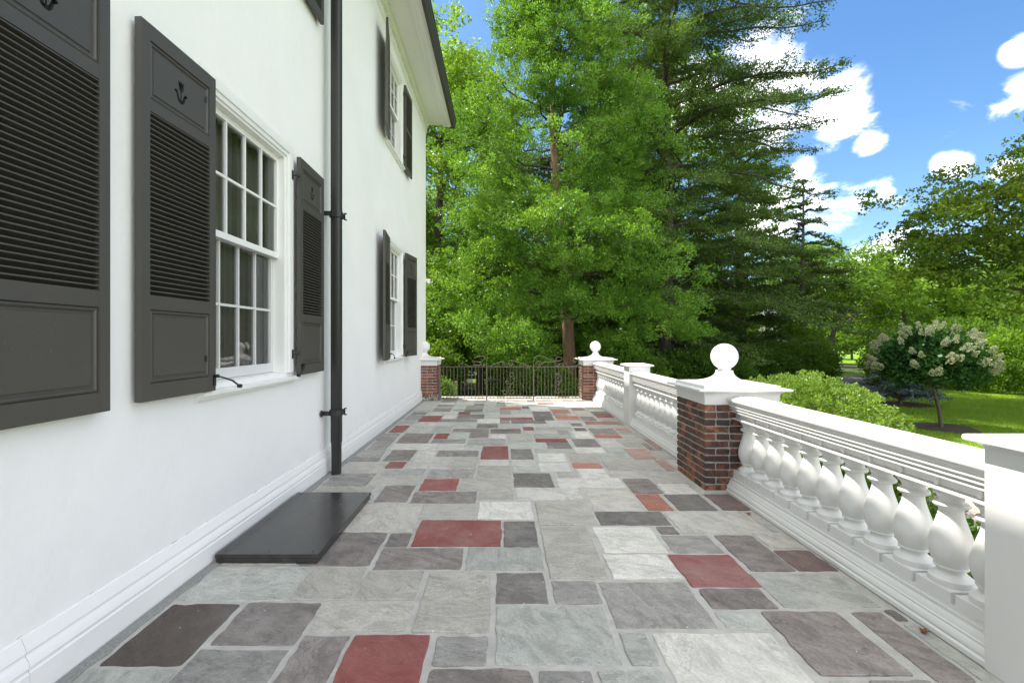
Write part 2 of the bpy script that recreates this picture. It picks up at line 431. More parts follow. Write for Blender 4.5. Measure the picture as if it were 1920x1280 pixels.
def mat_grit(name, a, b, s=120):
    t = NT(name); p = t.pos(); n = t.noise(p, 2.0, 5, .6); f = t.noise(p, s, 3, .7)
    c = t.mix(n, a, b); c = t.mix(t.math('MULTIPLY', t.ramp(f, [(.4, 0.0), (.6, 1.0)]), .4), c, tuple(x * 1.5 for x in b))
    return t.fin(c, .9, t.bump(f, .6, .005))
M_ASPHALT = mat_grit('asphalt', (.05, .052, .056), (.075, .077, .082))
M_GRAVEL = mat_grit('tan_gravel', (.21, .18, .15), (.29, .25, .21))
M_SOIL = mat_grit('mulch', (.030, .020, .013), (.055, .036, .024), 60)
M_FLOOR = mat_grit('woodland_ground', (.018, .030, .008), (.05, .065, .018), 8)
M_CEMENT = mat_grit('cement_fillet', (.16, .16, .15), (.24, .24, .225), 90)
M_CONC = mat_grit('retaining_wall_render', (.30, .29, .27), (.42, .41, .38))
M_ROOF = mat_grit('slate_roof', (.08, .08, .085), (.14, .14, .145), 20)
M_DEADLEAF = NT('dry_leaf').fin((.20, .085, .035), .7)
M_WOODGREY = mat_bark('weathered_board', (.20, .15, .10), (.38, .31, .23), 14)

# ------------------------------------------------------------------ ground and terrace
GZ = -0.80
gm = MB()
N = 40
xs = [-300 + 600 * i / N for i in range(N + 1)]
ys = [-120 + 620 * i / N for i in range(N + 1)]
gm.add([(x, y, GZ) for y in ys for x in xs], [(j * (N + 1) + i, j * (N + 1) + i + 1, (j + 1) * (N + 1) + i + 1, (j + 1) * (N + 1) + i) for j in range(N) for i in range(N)])
g = gm.build('ground', M_LAWN); tag(g, kind='structure')

def sheet(name, pts, z, mat, kind='structure'):
    m = MB(); tri = tessellate_polygon([[Vector((x, y, 0)) for x, y in pts]])
    m.add([(x, y, z) for x, y in pts], [tuple(t) for t in tri])
    o = m.build(name, mat); tag(o, kind=kind); return o
sheet('gravel_drive', [(4.9, -8), (12.5, -8), (11.0, 4), (8.8, 7.2), (6.6, 8.5), (5.6, 8.2), (4.9, 6.5)], GZ + .004, M_GRAVEL)
sheet('asphalt_drive', [(14.2, 19.5), (18.5, 22.0), (27, 26.0), (40, 29), (60, 31), (60, 36), (38, 33), (24, 29.8), (17.5, 27.0), (12.8, 22.5)], GZ + .006, M_ASPHALT)
sheet('planting_bed', [(2.7, -3), (4.85, -3), (4.85, 8.5), (5.3, 10.8), (2.7, 12.4)], GZ + .008, M_SOIL)
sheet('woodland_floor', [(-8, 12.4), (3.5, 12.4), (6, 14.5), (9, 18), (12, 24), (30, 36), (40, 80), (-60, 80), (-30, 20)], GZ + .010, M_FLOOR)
sheet('grass_path', [(-1.3, 12.4), (.35, 12.4), (.4, 15), (.3, 19), (-.2, 26), (-1.6, 26), (-1.1, 19), (-1.0, 15)], GZ + .016, M_LAWN)
ring = []
for k in range(20):
    a = k / 20 * 2 * math.pi; rr = .75 + .1 * math.sin(3 * a)
    ring.append((11.05 + rr * math.cos(a), 11.8 + rr * math.sin(a)))
sheet('mulch_ring', ring, GZ + .012, M_SOIL)
ring = [(13.65 + .9 * math.cos(k / 16 * 6.283), 16.1 + .9 * math.sin(k / 16 * 6.283)) for k in range(16)]
sheet('mulch_ring', ring, GZ + .012, M_SOIL)

# terrace slab with mortar bed on top
TX0, TX1, TY0, TY1 = -1.90, 2.66, -4.0, 11.75
m = MB(); m.box(TX0, TX1, TY0, TY1, GZ - .2, -.006, 0)
terrace = m.build('terrace', M_MORTAR); tag(terrace, kind='structure')
m = MB()
m.box(2.663, 2.78, TY0, TY1 + .05, GZ - .1, -.02)
rw = m.build('retaining_wall', M_CONC, terrace)

def gy(y): return EYE * 880.0 / (y - 636.0)
def gx(x, y): return (x - 941.0) / 880.0 * gy(y)
# measured stones: far edge, near edge, left, right (on the near edge reference row), reference row, kind -- converted to metres on the terrace
RAW = """1061 1124 333 530 1124 b;1063 1123 540 653 1123 g;1070 1123 662 777 1123 g;1071 1184 771 917 1184 g;1072 1130 929 1029 1130 d;1088 1130 1042 1131 1130 m
1090 1176 1156 1348 1176 m;1131 1246 183 339 1246 k;1129 1208 390 550 1208 p;1130 1182 577 760 1182 g;1253 1330 133 308 1280 b;1216 1300 314 499 1280 m
1190 1300 512 611 1280 p;1190 1320 621 785 1280 r;1191 1246 809 912 1246 m;1135 1245 929 1171 1245 b;1184 1246 1185 1238 1246 b;1186 1340 1269 1530 1280 w
1145 1177 1363 1444 1177 b;1145 1265 1539 1714 1265 p;1145 1277 1759 1834 1277 p;1254 1330 801 998 1280 p;1255 1330 1013 1114 1280 m;1256 1340 1127 1252 1280 b
1274 1340 1557 1626 1280 g;1274 1340 1634 1750 1280 m;1039 1099 1298 1430 1099 r;1103 1139 1336 1461 1139 p;1074 1137 1471 1655 1137 b;1003 1069 1409 1494 1069 p
999 1027 1446 1505 1027 g;1030 1069 1498 1574 1069 q;1003 1035 1265 1359 1035 m;959 999 1281 1446 999 w;987 1000 1240 1275 1000 d;959 983 1127 1260 983 d
987 1034 1133 1255 1034 w;1039 1083 1150 1282 1083 w;985 1083 1032 1142 1083 g;975 1023 770 939 1023 r;977 1024 945 1011 1024 d;1025 1067 872 1022 1067 b
1026 1066 697 863 1066 p;999 1024 719 762 1024 d;997 1059 560 692 1059 p;944 996 600 772 996 g;944 973 783 888 973 g;940 972 895 1000 972 w
940 983 1011 1121 983 g;915 956 1115 1210 956 g;926 956 1217 1265 956 o;927 956 1274 1347 956 d;926 955 1356 1407 955 q;914 936 969 1094 936 w
887 912 965 1040 912 d;895 913 1049 1175 913 w;897 924 1189 1245 924 p;906 924 1250 1310 924 w;884 905 1237 1292 905 w;883 895 1152 1217 895 g
862 881 1142 1242 881 g;862 882 1252 1272 882 f;868 877 1077 1131 877 o;878 894 1090 1144 894 w;867 882 1014 1072 882 w;885 894 1049 1083 894 g
875 884 961 1010 884 b;872 896 893 959 896 g;897 920 861 960 920 g;922 936 896 964 936 g;897 919 784 855 919 r;921 942 767 891 942 p
910 940 700 762 940 p;880 895 800 887 895 m;893 909 693 781 909 g;879 891 712 791 891 b;865 877 720 754 877 r;887 910 602 685 910 m
865 887 641 706 887 g;911 922 587 695 922 g;856 877 763 839 877 w;856 879 845 891 879 g;861 872 897 954 872 w;861 873 959 1005 873 w
849 864 1011 1064 864 w;849 867 1072 1128 867 g;841 848 1005 1080 848 b;841 860 959 1001 860 d;836 860 901 954 860 r;829 840 958 1019 840 b
829 840 1028 1073 840 d;822 837 1081 1128 837 d;838 848 1082 1137 848 w;822 828 1005 1065 828 r;814 821 1002 1075 821 b;814 828 953 1001 828 g
808 821 1080 1115 821 w;815 820 1118 1168 820 o;803 813 1113 1161 813 p;821 837 1131 1170 837 w;821 830 1163 1211 830 g;823 840 1230 1241 840 f
841 858 1188 1234 858 f;844 860 1236 1268 860 g;849 860 1126 1186 860 b;800 806 982 1002 806 r;804 812 919 977 812 d;800 806 1006 1074 806 b
807 813 982 1046 813 g;807 813 1048 1070 813 m;802 807 1080 1101 807 d;788 793 959 1024 793 d;788 793 937 956 793 m;782 787 937 1000 787 r
771 778 1000 1036 778 d;779 787 1003 1040 787 d;767 774 1036 1071 774 o;775 779 1039 1064 779 m;785 787 1046 1090 787 f;781 788 1093 1120 788 p
790 795 1100 1159 795 o;790 796 1160 1170 796 f;803 810 1162 1187 810 f;763 768 937 978 768 o;769 777 937 959 777 m;755 758 1009 1040 758 r
788 799 1029 1072 799 b;765 772 809 842 772 p;779 790 782 822 790 r;772 776 859 881 776 r;777 784 856 907 784 d;760 767 872 906 767 m
785 790 823 893 790 p;794 802 893 934 802 p;803 809 847 916 809 p;810 820 879 915 820 p;812 822 812 838 822 r;812 830 742 801 830 p
797 810 728 755 810 r;822 834 876 948 834 m;823 830 807 871 830 m;844 855 817 896 855 p;843 863 717 767 863 p;831 842 730 817 842 w
831 842 818 869 842 w;843 856 778 813 856 w;834 841 871 897 841 b;812 825 705 738 825 m;826 842 688 722 842 m;843 856 664 713 856 m
857 864 650 708 864 m;778 786 757 786 786 m;787 795 743 773 795 m;773 777 770 797 777 d;768 772 775 805 772 m;758 768 782 810 768 b
791 798 778 843 798 w;799 811 760 805 811 b;799 811 808 842 811 b;792 802 846 891 802 b;811 822 841 876 822 b;785 792 895 937 792 w
761 772 908 936 772 b;773 784 908 936 784 b;794 802 938 975 802 g;814 821 920 948 821 w;778 784 826 853 784 w;772 778 805 855 778 w
772 776 883 906 776 b;760 766 849 871 766 b"""
stones = []
for ent in RAW.replace('\n', ';').split(';'):
    a = ent.split()
    if len(a) < 6: continue
    yt, yb, xl, xr, yr = map(float, a[:5])
    stones.append([gx(xl, yr), gx(xr, yr), gy(yb), gy(yt), a[5]])
CELL = .02
FX0, FX1, FY0, FY1 = -1.79, 2.085, -3.0, 11.72
nx, ny = int((FX1 - FX0) / CELL), int((FY1 - FY0) / CELL)
occ = np.zeros((ny, nx), bool)
def cells(x0, x1, y0, y1):
    return max(0, int(round((x0 - FX0) / CELL))), min(nx, int(round((x1 - FX0) / CELL))), max(0, int(round((y0 - FY0) / CELL))), min(ny, int(round((y1 - FY0) / CELL)))
def blockout(x0, x1, y0, y1):
    a, b, c, d = cells(x0, x1, y0, y1); occ[c:d, a:b] = True
blockout(1.88, 2.2, 4.36, 5.09); blockout(1.88, 2.2, 10.88, 11.8); blockout(-1.9, -1.46, 10.88, 11.8)
final = []
JT = .028
for s in stones:
    x0, x1, y0, y1, k = s
    x0 = max(x0, FX0); x1 = min(x1, FX1)
    if y1 - y0 < .05: y1 = y0 + .05
    # clip against what is there
    for t in final:
        if x0 < t[1] - .005 and x1 > t[0] + .005 and y0 < t[3] - .005 and y1 > t[2] + .005:
            opts = [(t[1] - x0, 0), (x1 - t[0], 1), (t[3] - y0, 2), (y1 - t[2], 3)]
            w, i = min(opts)
            if i == 0: x0 = t[1] + JT * .7
            elif i == 1: x1 = t[0] - JT * .7
            elif i == 2: y0 = t[3] + JT * .7
            else: y1 = t[2] - JT * .7
    if x1 - x0 < .05 or y1 - y0 < .04: continue
    final.append([x0, x1, y0, y1, k]); blockout(x0 - JT * .6, x1 + JT * .6, y0 - JT * .6, y1 + JT * .6)
fr = random.Random(5)
for j in range(ny):
    for i in range(nx):
        if occ[j, i]: continue
        wmax = int(fr.uniform(.22, .62) / CELL); hmax = int(fr.choice([.16, .2, .26, .34, .42]) / CELL)
        w = 1
        while w < wmax and i + w < nx and not occ[j, i + w]: w += 1
        # do not leave slivers
        rest = 0
        while i + w + rest < nx and not occ[j, i + w + rest] and rest < 9: rest += 1
        if rest < 9: w += rest
        h = 1
        while h < hmax and j + h < ny and not occ[j + h, i:i + w].any(): h += 1
        rest = 0
        while j + h + rest < ny and not occ[j + h + rest, i:i + w].any() and rest < 6: rest += 1
        if rest < 6: h += rest
        occ[j:j + h, i:i + w] = True
        if w * CELL < .07 or h * CELL < .06: continue
        x0 = FX0 + i * CELL + JT * .45; x1 = FX0 + (i + w) * CELL - JT * .45; y0 = FY0 + j * CELL + JT * .45; y1 = FY0 + (j + h) * CELL - JT * .45
        right = (x1 > 1.3)
        k = fr.choices('gwbmpdrof', [24, 20, 24, 8, 8, 5, 1.5, 1.5, 4 if right else 1])[0]
        final.append([x0, x1, y0, y1, k])
def stone_outline(x0, x1, y0, y1, rr):
    w, h = x1 - x0, y1 - y0; rad = min(.5 * min(w, h) * .5, rr.uniform(.004, .014))
    pts = []
    cs = [(x1 - rad, y0 + rad, -90), (x1 - rad, y1 - rad, 0), (x0 + rad, y1 - rad, 90), (x0 + rad, y0 + rad, 180)]
    for ci, (cx, cy, a0) in enumerate(cs):
        jr = rr.uniform(.4, 1.6) if rr.random() < .8 else rr.uniform(1.6, 3.0)
        for a in (0, 45, 90):
            an = math.radians(a0 + a)
            pts.append((cx + rad * math.cos(an) - (jr - 1) * rad * .25 * math.cos(math.radians(a0 + 45)), cy + rad * math.sin(an) - (jr - 1) * rad * .25 * math.sin(math.radians(a0 + 45))))
        nxp = cs[(ci + 1) % 4]
        ex, ey = nxp[0] + rad * math.cos(math.radians(a0 + 90)), nxp[1] + rad * math.sin(math.radians(a0 + 90))
        sx, sy = cx + rad * math.cos(math.radians(a0 + 90)), cy + rad * math.sin(math.radians(a0 + 90))
        L = math.hypot(ex - sx, ey - sy); nseg = 2 + int(L / .07)
        nseg = min(nseg, 7)
        bow = rr.uniform(-.004, .003)
        for q in range(1, nseg):
            t = q / nseg; off = rr.gauss(0, .0032) + bow * 4 * t * (1 - t)
            nxn, nyn = math.cos(math.radians(a0 + 90)), math.sin(math.radians(a0 + 90))
            pts.append((sx + (ex - sx) * t + math.cos(math.radians(a0 + 90)) * off, sy + (ey - sy) * t + math.sin(math.radians(a0 + 90)) * off))
    return pts
def stone_geo(mb, s, rr, origin=(0, 0), mi=0):
    x0, x1, y0, y1, k = s
    pts = stone_outline(x0, x1, y0, y1, rr); n = len(pts)
    cx, cy = (x0 + x1) / 2, (y0 + y1) / 2
    tx, ty, tz = rr.gauss(0, .0035), rr.gauss(0, .0035), rr.uniform(-.002, .0035)
    def ring(sc, z):
        out = []
        for (x, y) in pts:
            dx, dy = x - cx, y - cy
            L = math.hypot(dx, dy); q = (L - sc) / L
            out.append((cx + dx * q - origin[0], cy + dy * q - origin[1], z + (tx * dx + ty * dy if z > -.008 else 0)))
        return out
    mb.loft([ring(-.001, -.02), ring(0, tz - .0035), ring(.004, tz)], True, mi)
order = sorted(range(len(final)), key=lambda i: final[i][2] if final[i][2] > 1.6 else 100 - final[i][2])
print('stones', len(final))
KEYS = list(ST.keys()); rest_mb = MB(); nst = 0
for rank, i in enumerate(order):
    s = final[i]
    if rank < 298:
        mb = MB(); cx, cy = (s[0] + s[1]) / 2, (s[2] + s[3]) / 2
        stone_geo(mb, s, fr, (cx, cy)); link('flagstone', mb.mesh('flagstone', ST[s[4]]), terrace, (cx, cy, 0)); nst += 1
    else:
        stone_geo(rest_mb, s, fr, (0, 0), KEYS.index(s[4]))
if rest_mb.v:
    o = rest_mb.build('outer_flagstones', [ST[k] for k in KEYS], terrace); tag(o, kind='stuff')
# cement fillet at foot of the house wall
mb = MB(); prof = []
yy = -3.0; L = []
while yy < 10.9:
    L.append((yy, fr.uniform(-.012, .012))); yy += .09
vs = []; fs = []
for q, (y, d) in enumerate(L):
    vs += [(-1.835, y, .012), (-1.80 + d * .5, y, .006), (-1.785 + d, y, -.004)]
    if q: a = q * 3; fs += [(a - 3, a - 2, a + 1, a), (a - 2, a - 1, a + 2, a + 1)]
mb.add(vs, fs); mb.build('cement_fillet', M_CEMENT, terrace)
# bright threshold slab under the gate
# ------------------------------------------------------------------ house
WX = -1.88; HY0, HY1 = -5.0, 11.6; WALLTOP = 6.80
house = thing('house', 'white stucco two-storey house with charcoal shutters along the left of the terrace', 'house', (0, 0, 0))
OPEN = [  # y0,y1,z0,z1 window openings
    (2.99, 4.07, 1.13, 3.01), (7.65, 8.73, 1.13, 3.01), (7.65, 8.73, 4.68, 6.16), (0.42, 1.50, 1.13, 3.01)]
def wall_with_holes(mb, x, y0, y1, z0, z1, holes, depth):
    ysn = sorted({y0, y1, *[h[0] for h in holes], *[h[1] for h in holes]})
    zsn = sorted({z0, z1, *[h[2] for h in holes], *[h[3] for h in holes]})
    for a, b in zip(ysn, ysn[1:]):
        for c, d in zip(zsn, zsn[1:]):
            cy, cz = (a + b) / 2, (c + d) / 2
            if any(h[0] < cy < h[1] and h[2] < cz < h[3] for h in holes): continue
            mb.add([(x, a, c), (x, b, c), (x, b, d), (x, a, d)], [(0, 1, 2, 3)])
    for (a, b, c, d) in holes:
        for q in [((a, c), (b, c)), ((b, c), (b, d)), ((b, d), (a, d)), ((a, d), (a, c))]:
            (ya, za), (yb, zb) = q
            mb.add([(x, ya, za), (x, yb, zb), (x - depth, yb, zb), (x - depth, ya, za)], [(0, 1, 2, 3)])
mb = MB(); wall_with_holes(mb, WX, HY0, HY1, GZ - .1, WALLTOP, OPEN, .30)
mb.add([(WX, HY1, GZ - .1), (-11, HY1, GZ - .1), (-11, HY1, WALLTOP), (WX, HY1, WALLTOP)], [(0, 1, 2, 3)])
mb.add([(WX, HY0, GZ - .1), (-11, HY0, GZ - .1), (-11, HY0, WALLTOP), (WX, HY0, WALLTOP)], [(0, 1, 2, 3)])
mb.add([(-11, HY0, GZ - .1), (-11, HY1, GZ - .1), (-11, HY1, WALLTOP), (-11, HY0, WALLTOP)], [(0, 1, 2, 3)])
me = bpy.data.meshes.new('wall'); me.from_pydata(mb.v, [], mb.f); me.materials.append(M_STUCCO); me.update()
wall = link('wall', me, house)
# interior darkness behind the wall (rooms)
mb = MB()
for (a, b, c, d) in OPEN: mb.box(WX - 2.2, WX - .301, a - .5, b + .5, c - .3, d + .3)
# open the face towards the window by leaving rooms as five-sided shells
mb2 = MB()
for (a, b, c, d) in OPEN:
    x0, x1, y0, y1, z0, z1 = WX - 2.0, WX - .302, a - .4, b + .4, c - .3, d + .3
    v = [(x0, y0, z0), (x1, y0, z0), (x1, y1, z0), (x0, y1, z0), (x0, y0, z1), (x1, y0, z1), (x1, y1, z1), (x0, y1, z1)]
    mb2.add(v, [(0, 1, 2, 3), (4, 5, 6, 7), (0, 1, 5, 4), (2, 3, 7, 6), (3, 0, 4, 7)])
me = bpy.data.meshes.new('room'); me.from_pydata(mb2.v, [], mb2.f); me.materials.append(M_DARKNESS); me.update(); link('room', me, house)
# baseboard (water table moulding)
base_prof = [(WX - .02, -.03), (WX + .040, -.03), (WX + .040, .118), (WX + .034, .124), (WX + .034, .134), (WX + .040, .140), (WX + .036, .160), (WX + .026, .178), (WX + .022, .184), (WX + .022, .192), (WX + .026, .196), (WX + .022, .215), (WX + .012, .238), (WX + .008, .252), (WX - .02, .256)]
mb = MB(); seg = [HY0, -1.2, 1.83, 5.05, 8.2, 10.86]
for a, b in zip(seg, seg[1:]):
    dx = fr.uniform(-.002, .002)
    mb.extrude_y([(x + dx, z) for x, z in base_prof], a + .0015, b - .0015)
mb.build('baseboard', M_TRIM, house, 35)
# eaves
SOF = 6.76; EX = -1.26; EY = 11.72
mb = MB()
mb.box(-2.0, EX, HY0 - .1, EY, SOF, SOF + .04)
mb.build('soffit', M_TRIM, house)
mb = MB(); mb.extrude_y([(WX - .01, 6.50), (WX + .012, 6.50), (WX + .016, 6.53), (WX + .03, 6.56), (WX + .03, 6.60), (WX + .022, 6.605), (WX + .022, 6.66), (WX + .055, 6.665), (WX + .07, 6.70), (WX + .085, 6.73), (WX + .085, 6.758), (WX - .01, 6.758)], HY0, HY1 + .02)
mb.build('bed_moulding', M_TRIM, house, 35)
mb = MB(); mb.box(0, .026, 0, .045, 0, .045); dm = mb.mesh('dentil', M_TRIM)
yy = 4.8
while yy < 11.55:
    link('dentil', dm, house, (WX + .0225, yy, 6.6115)); yy += .085
mb = MB(); mb.extrude_y([(EX - .22, 6.759), (EX - .215, 6.735), (EX - .17, 6.722), (EX - .15, 6.728), (EX - .13, 6.715), (EX - .06, 6.70), (EX - .03, 6.72), (EX, 6.72), (EX, 6.759)], HY0, EY)
mb.build('crown_moulding', M_TRIM, house, 35)
mb = MB()
mb.extrude_y([(EX + .002, 6.87), (EX + .002, 6.70), (EX + .06, 6.695), (EX + .075, 6.74), (EX + .10, 6.79), (EX + .105, 6.85), (EX + .118, 6.855), (EX + .118, 6.875), (EX + .095, 6.875), (EX + .09, 6.80), (EX + .055, 6.72), (EX + .015, 6.72), (EX + .015, 6.87)], HY0 - .1, EY + .05)
mb.box(EX - .14, EX + .10, EY + .002, EY + .05, 6.70, 6.87)
mb.build('gutter', M_GUTTER, house)
mb = MB()
x0, x1, y0, y1 = -11.7, EX + .03, HY0 - .6, EY + .03; xr = (x0 + x1) / 2; zr = 6.88 + (x1 - xr) * .42
mb.add([(x0, y0, 6.88), (x1, y0, 6.88), (x1, y1, 6.88), (x0, y1, 6.88), (xr, y0 + 4.5, zr), (xr, y1 - 4.5, zr)], [(0, 1, 4), (1, 2, 5, 4), (2, 3, 5), (3, 0, 4, 5), (3, 2, 1, 0)])
mb.build('roof', M_ROOF, house)
# small white security lamp at the far corner
mb = MB(); mb.box(WX - .05, WX - .0, 11.60, 11.66, 2.83, 2.93); mb.box(WX - .03, WX + .11, 11.61, 11.68, 2.86, 2.905, 0, .012); mb.lathe([(.04, 2.80), (.055, 2.83), (.03, 2.86)], WX + .06, 11.645, 14)
mb.build('security_light', M_TRIM, house, 40)

# windows -------------------------------------------------------------
def make_window(y0, y1, z0, z1, cols=4):
    win_mb = MB()
    cw = .115
    # casing with stepped profile, mitred look: three nested frames
    for (o0, o1, xo) in ((cw, .085, .022), (.085, .035, .030), (.035, .0, .018)):
        X = WX + xo
        win_mb.box(WX - .01, X, y0 - o0, y0 - o1, z0, z1 + o0); win_mb.box(WX - .01, X, y1 + o1, y1 + o0, z0, z1 + o0)
        win_mb.box(WX - .01, X, y0 - o1 + .0001, y1 + o1 - .0001, z1 + o1, z1 + o0)
    # jamb liners
    win_mb.box(WX - .16, WX + .004, y0, y0 + .022, z0, z1); win_mb.box(WX - .16, WX + .004, y1 - .022, y1, z0, z1)
    win_mb.box(WX - .16, WX + .004, y0 + .022, y1 - .022, z1 - .022, z1)
    win = win_mb.build('window', M_TRIM, house)
    s = MB(); s.add([], [])
    s.extrude_y([(WX - .18, z0 - .015), (WX + .055, z0 - .035), (WX + .06, z0 - .04), (WX + .06, z0 - .062), (WX + .035, z0 - .066), (WX + .03, z0 - .085), (WX + .022, z0 - .095), (WX - .02, z0 - .095)], y0 - cw - .01, y1 + cw + .01)
    s.extrude_y([(WX - .18, z0 + .012), (WX - .01, z0 + .004), (WX - .01, z0 - .03), (WX - .18, z0 - .03)], y0 + .02, y1 - .02)
    s.build('sill', M_TRIM, win)
    iy0, iy1 = y0 + .022, y1 - .022
    zm = z0 + (z1 - z0) * .535
    zt = z1 - .022
    def sash(name, X, a, b, bottom, top):
        st = .035; t = .036
        f = MB()
        f.box(X - t, X, iy0, iy0 + st, a, b); f.box(X - t, X, iy1 - st, iy1, a, b)
        f.box(X - t + .001, X - .001, iy0 + st, iy1 - st, a, a + bottom); f.box(X - t + .001, X - .001, iy0 + st, iy1 - st, b - top, b)
        gy0, gy1, gz0, gz1 = iy0 + st, iy1 - st, a + bottom, b - top
        pw = (gy1 - gy0) / cols; ph = (gz1 - gz0) / 2; mu = .009
        for c in range(1, cols): f.box(X - t + .006, X - .004, gy0 + c * pw - mu, gy0 + c * pw + mu, gz0, gz1)
        f.box(X - t + .007, X - .005, gy0, gy1, gz0 + ph - mu, gz0 + ph + mu)
        f.build(name, M_SASH if name == 'lower_sash' else M_TRIM, win)
        for c in range(cols):
            for r_ in range(2):
                p = MB(); xx = X - t * .55
                p.add([(xx, gy0 + c * pw + mu * .5, gz0 + r_ * ph + mu * .5), (xx, gy0 + (c + 1) * pw - mu * .5, gz0 + r_ * ph + mu * .5), (xx, gy0 + (c + 1) * pw - mu * .5, gz0 + (r_ + 1) * ph - mu * .5), (xx, gy0 + c * pw + mu * .5, gz0 + (r_ + 1) * ph - mu * .5)], [(0, 1, 2, 3)])
                me = bpy.data.meshes.new('pane'); me.from_pydata(p.v, [], p.f); me.materials.append(M_GLASS); link('pane', me, win)
    sash('upper_sash', WX - .045, zm - .02, zt, .045, .045)
    sash('lower_sash', WX - .095, z0 + .012, zm + .02, .075, .04)
    # curtain behind
    c = MB(); n = 60; xs_ = WX - .20
    vs = []; 
    for q in range(n + 1):
        y = y0 - .05 + (y1 - y0 + .1) * q / n; x = xs_ + .018 * math.sin(q * .9) + .01 * math.sin(q * 2.3)
        vs += [(x, y, z0 - .05), (x, y, z1 + .05)]
    c.add(vs, [(2 * q, 2 * q + 2, 2 * q + 3, 2 * q + 1) for q in range(n)])
    me = bpy.data.meshes.new('curtain'); me.from_pydata(c.v, [], c.f); me.materials.append(M_CURTAIN); link('curtain', me, win)
    # iron pintles on the casing
    for yy_, sg in ((y0 - .075, -1), (y1 + .075, 1)):
        for zz in (z0 + .16, z1 - .14):
            p = MB(); X = WX + .030
            p.box(X, X + .006, yy_ - .012, yy_ + .012, zz - .04, zz + .04)
            p.tube([(X, yy_, zz), (X + .035, yy_ + sg * .01, zz), (X + .04, yy_ + sg * .045, zz), (X + .042, yy_ + sg * .05, zz + .03)], .007, 6)
            p.build('hinge', M_IRON_BLACK, win)
    return win
for o_ in OPEN: make_window(*o_)

# shutters --------------------------------------------------------------
TULIP = [(0, -.066), (.009, -.065), (.018, -.060), (.026, -.050), (.031, -.037), (.034, -.024), (.040, -.017), (.050, -.012), (.052, -.006), (.046, .000), (.036, .001), (.026, -.006), (.019, -.019), (.014, -.034), (.008, -.044), (.0045, -.046), (.004, -.020), (.0045, .003), (.012, .007), (.018, .015), (.021, .027), (.020, .042), (.022, .062), (.014, .054), (.008, .049), (.001, .066), (-.006, .049), (-.012, .054), (-.021, .061), (-.020, .042), (-.020, .027), (-.018, .015), (-.012, .007), (-.0045, .003), (-.004, -.020), (-.0045, -.046), (-.008, -.044), (-.014, -.034), (-.019, -.019), (-.026, -.006), (-.036, .001), (-.046, .000), (-.052, -.006), (-.050, -.012), (-.040, -.017), (-.034, -.024), (-.031, -.037), (-.026, -.050), (-.018, -.060), (-.009, -.065)]
def slat_mesh(w):
    m_ = MB(); d = .030
    # cross-section in (n outward, z): slopes down outwards with a rounded nose
    sec = [(-.0315, .0005), (-.0315, .0050), (-.0090, .0190), (-.0065, .0215), (-.0030, .0220), (-.0008, .0195), (-.0012, .0155), (-.0045, .0135), (-.0080, .0140)]
    m_.loft([[(n_, y, z) for n_, z in sec] for y in (0.0, w)])
    return m_.mesh('slat', M_SHUT, 50)
SLATS = {}
def panel_geo(W, a, b, tul=False, st=.057):
    """raised field panel with mouldings between stiles, local: x outward (0 front), y along, z up"""
    m_ = MB()
    y0, y1 = st, W - st
    def ringf(i, x): return [(x, y0 + i, a + i), (x, y1 - i, a + i), (x, y1 - i, b - i), (x, y0 + i, b - i)]
    seq = [(0.0, -.002), (.002, -.010), (.007, -.005), (.013, -.003), (.019, -.007), (.022, -.014), (.034, -.014), (.036, -.009), (.038, -.0085)]
    rings = [ringf(i, x) for i, x in seq]
    m_.loft(rings, False)
    i = .038; outer = ringf(i, -.0085)
    if not tul:
        m_.add(outer, [(0, 1, 2, 3)])
    else:
        cy, cz = (y0 + y1) / 2, (a + b) / 2
        sc = 1.0
        hole = [(cy + p[0] * sc, cz + p[1] * sc) for p in TULIP]
        polys = [[Vector((y, z, 0)) for _, y, z in outer], [Vector((y, z, 0)) for y, z in hole]]
        tri = tessellate_polygon(polys)
        allp = [(-.0085, y, z) for _, y, z in outer] + [(-.0085, y, z) for y, z in hole]
        m_.add(allp, [tuple(t) for t in tri])
        n = len(hole)
        m_.add([(-.0085, y, z) for y, z in hole] + [(-.030, y, z) for y, z in hole], [(q, (q + 1) % n, (q + 1) % n + n, q + n) for q in range(n)], 1)
        tr2 = tessellate_polygon([[Vector((y, z, 0)) for y, z in hole]])
        m_.add([(-.030, y, z) for y, z in hole], [tuple(t) for t in tr2], 1)  # cut-out sides and floor coloured near-black in place of shade
    return m_
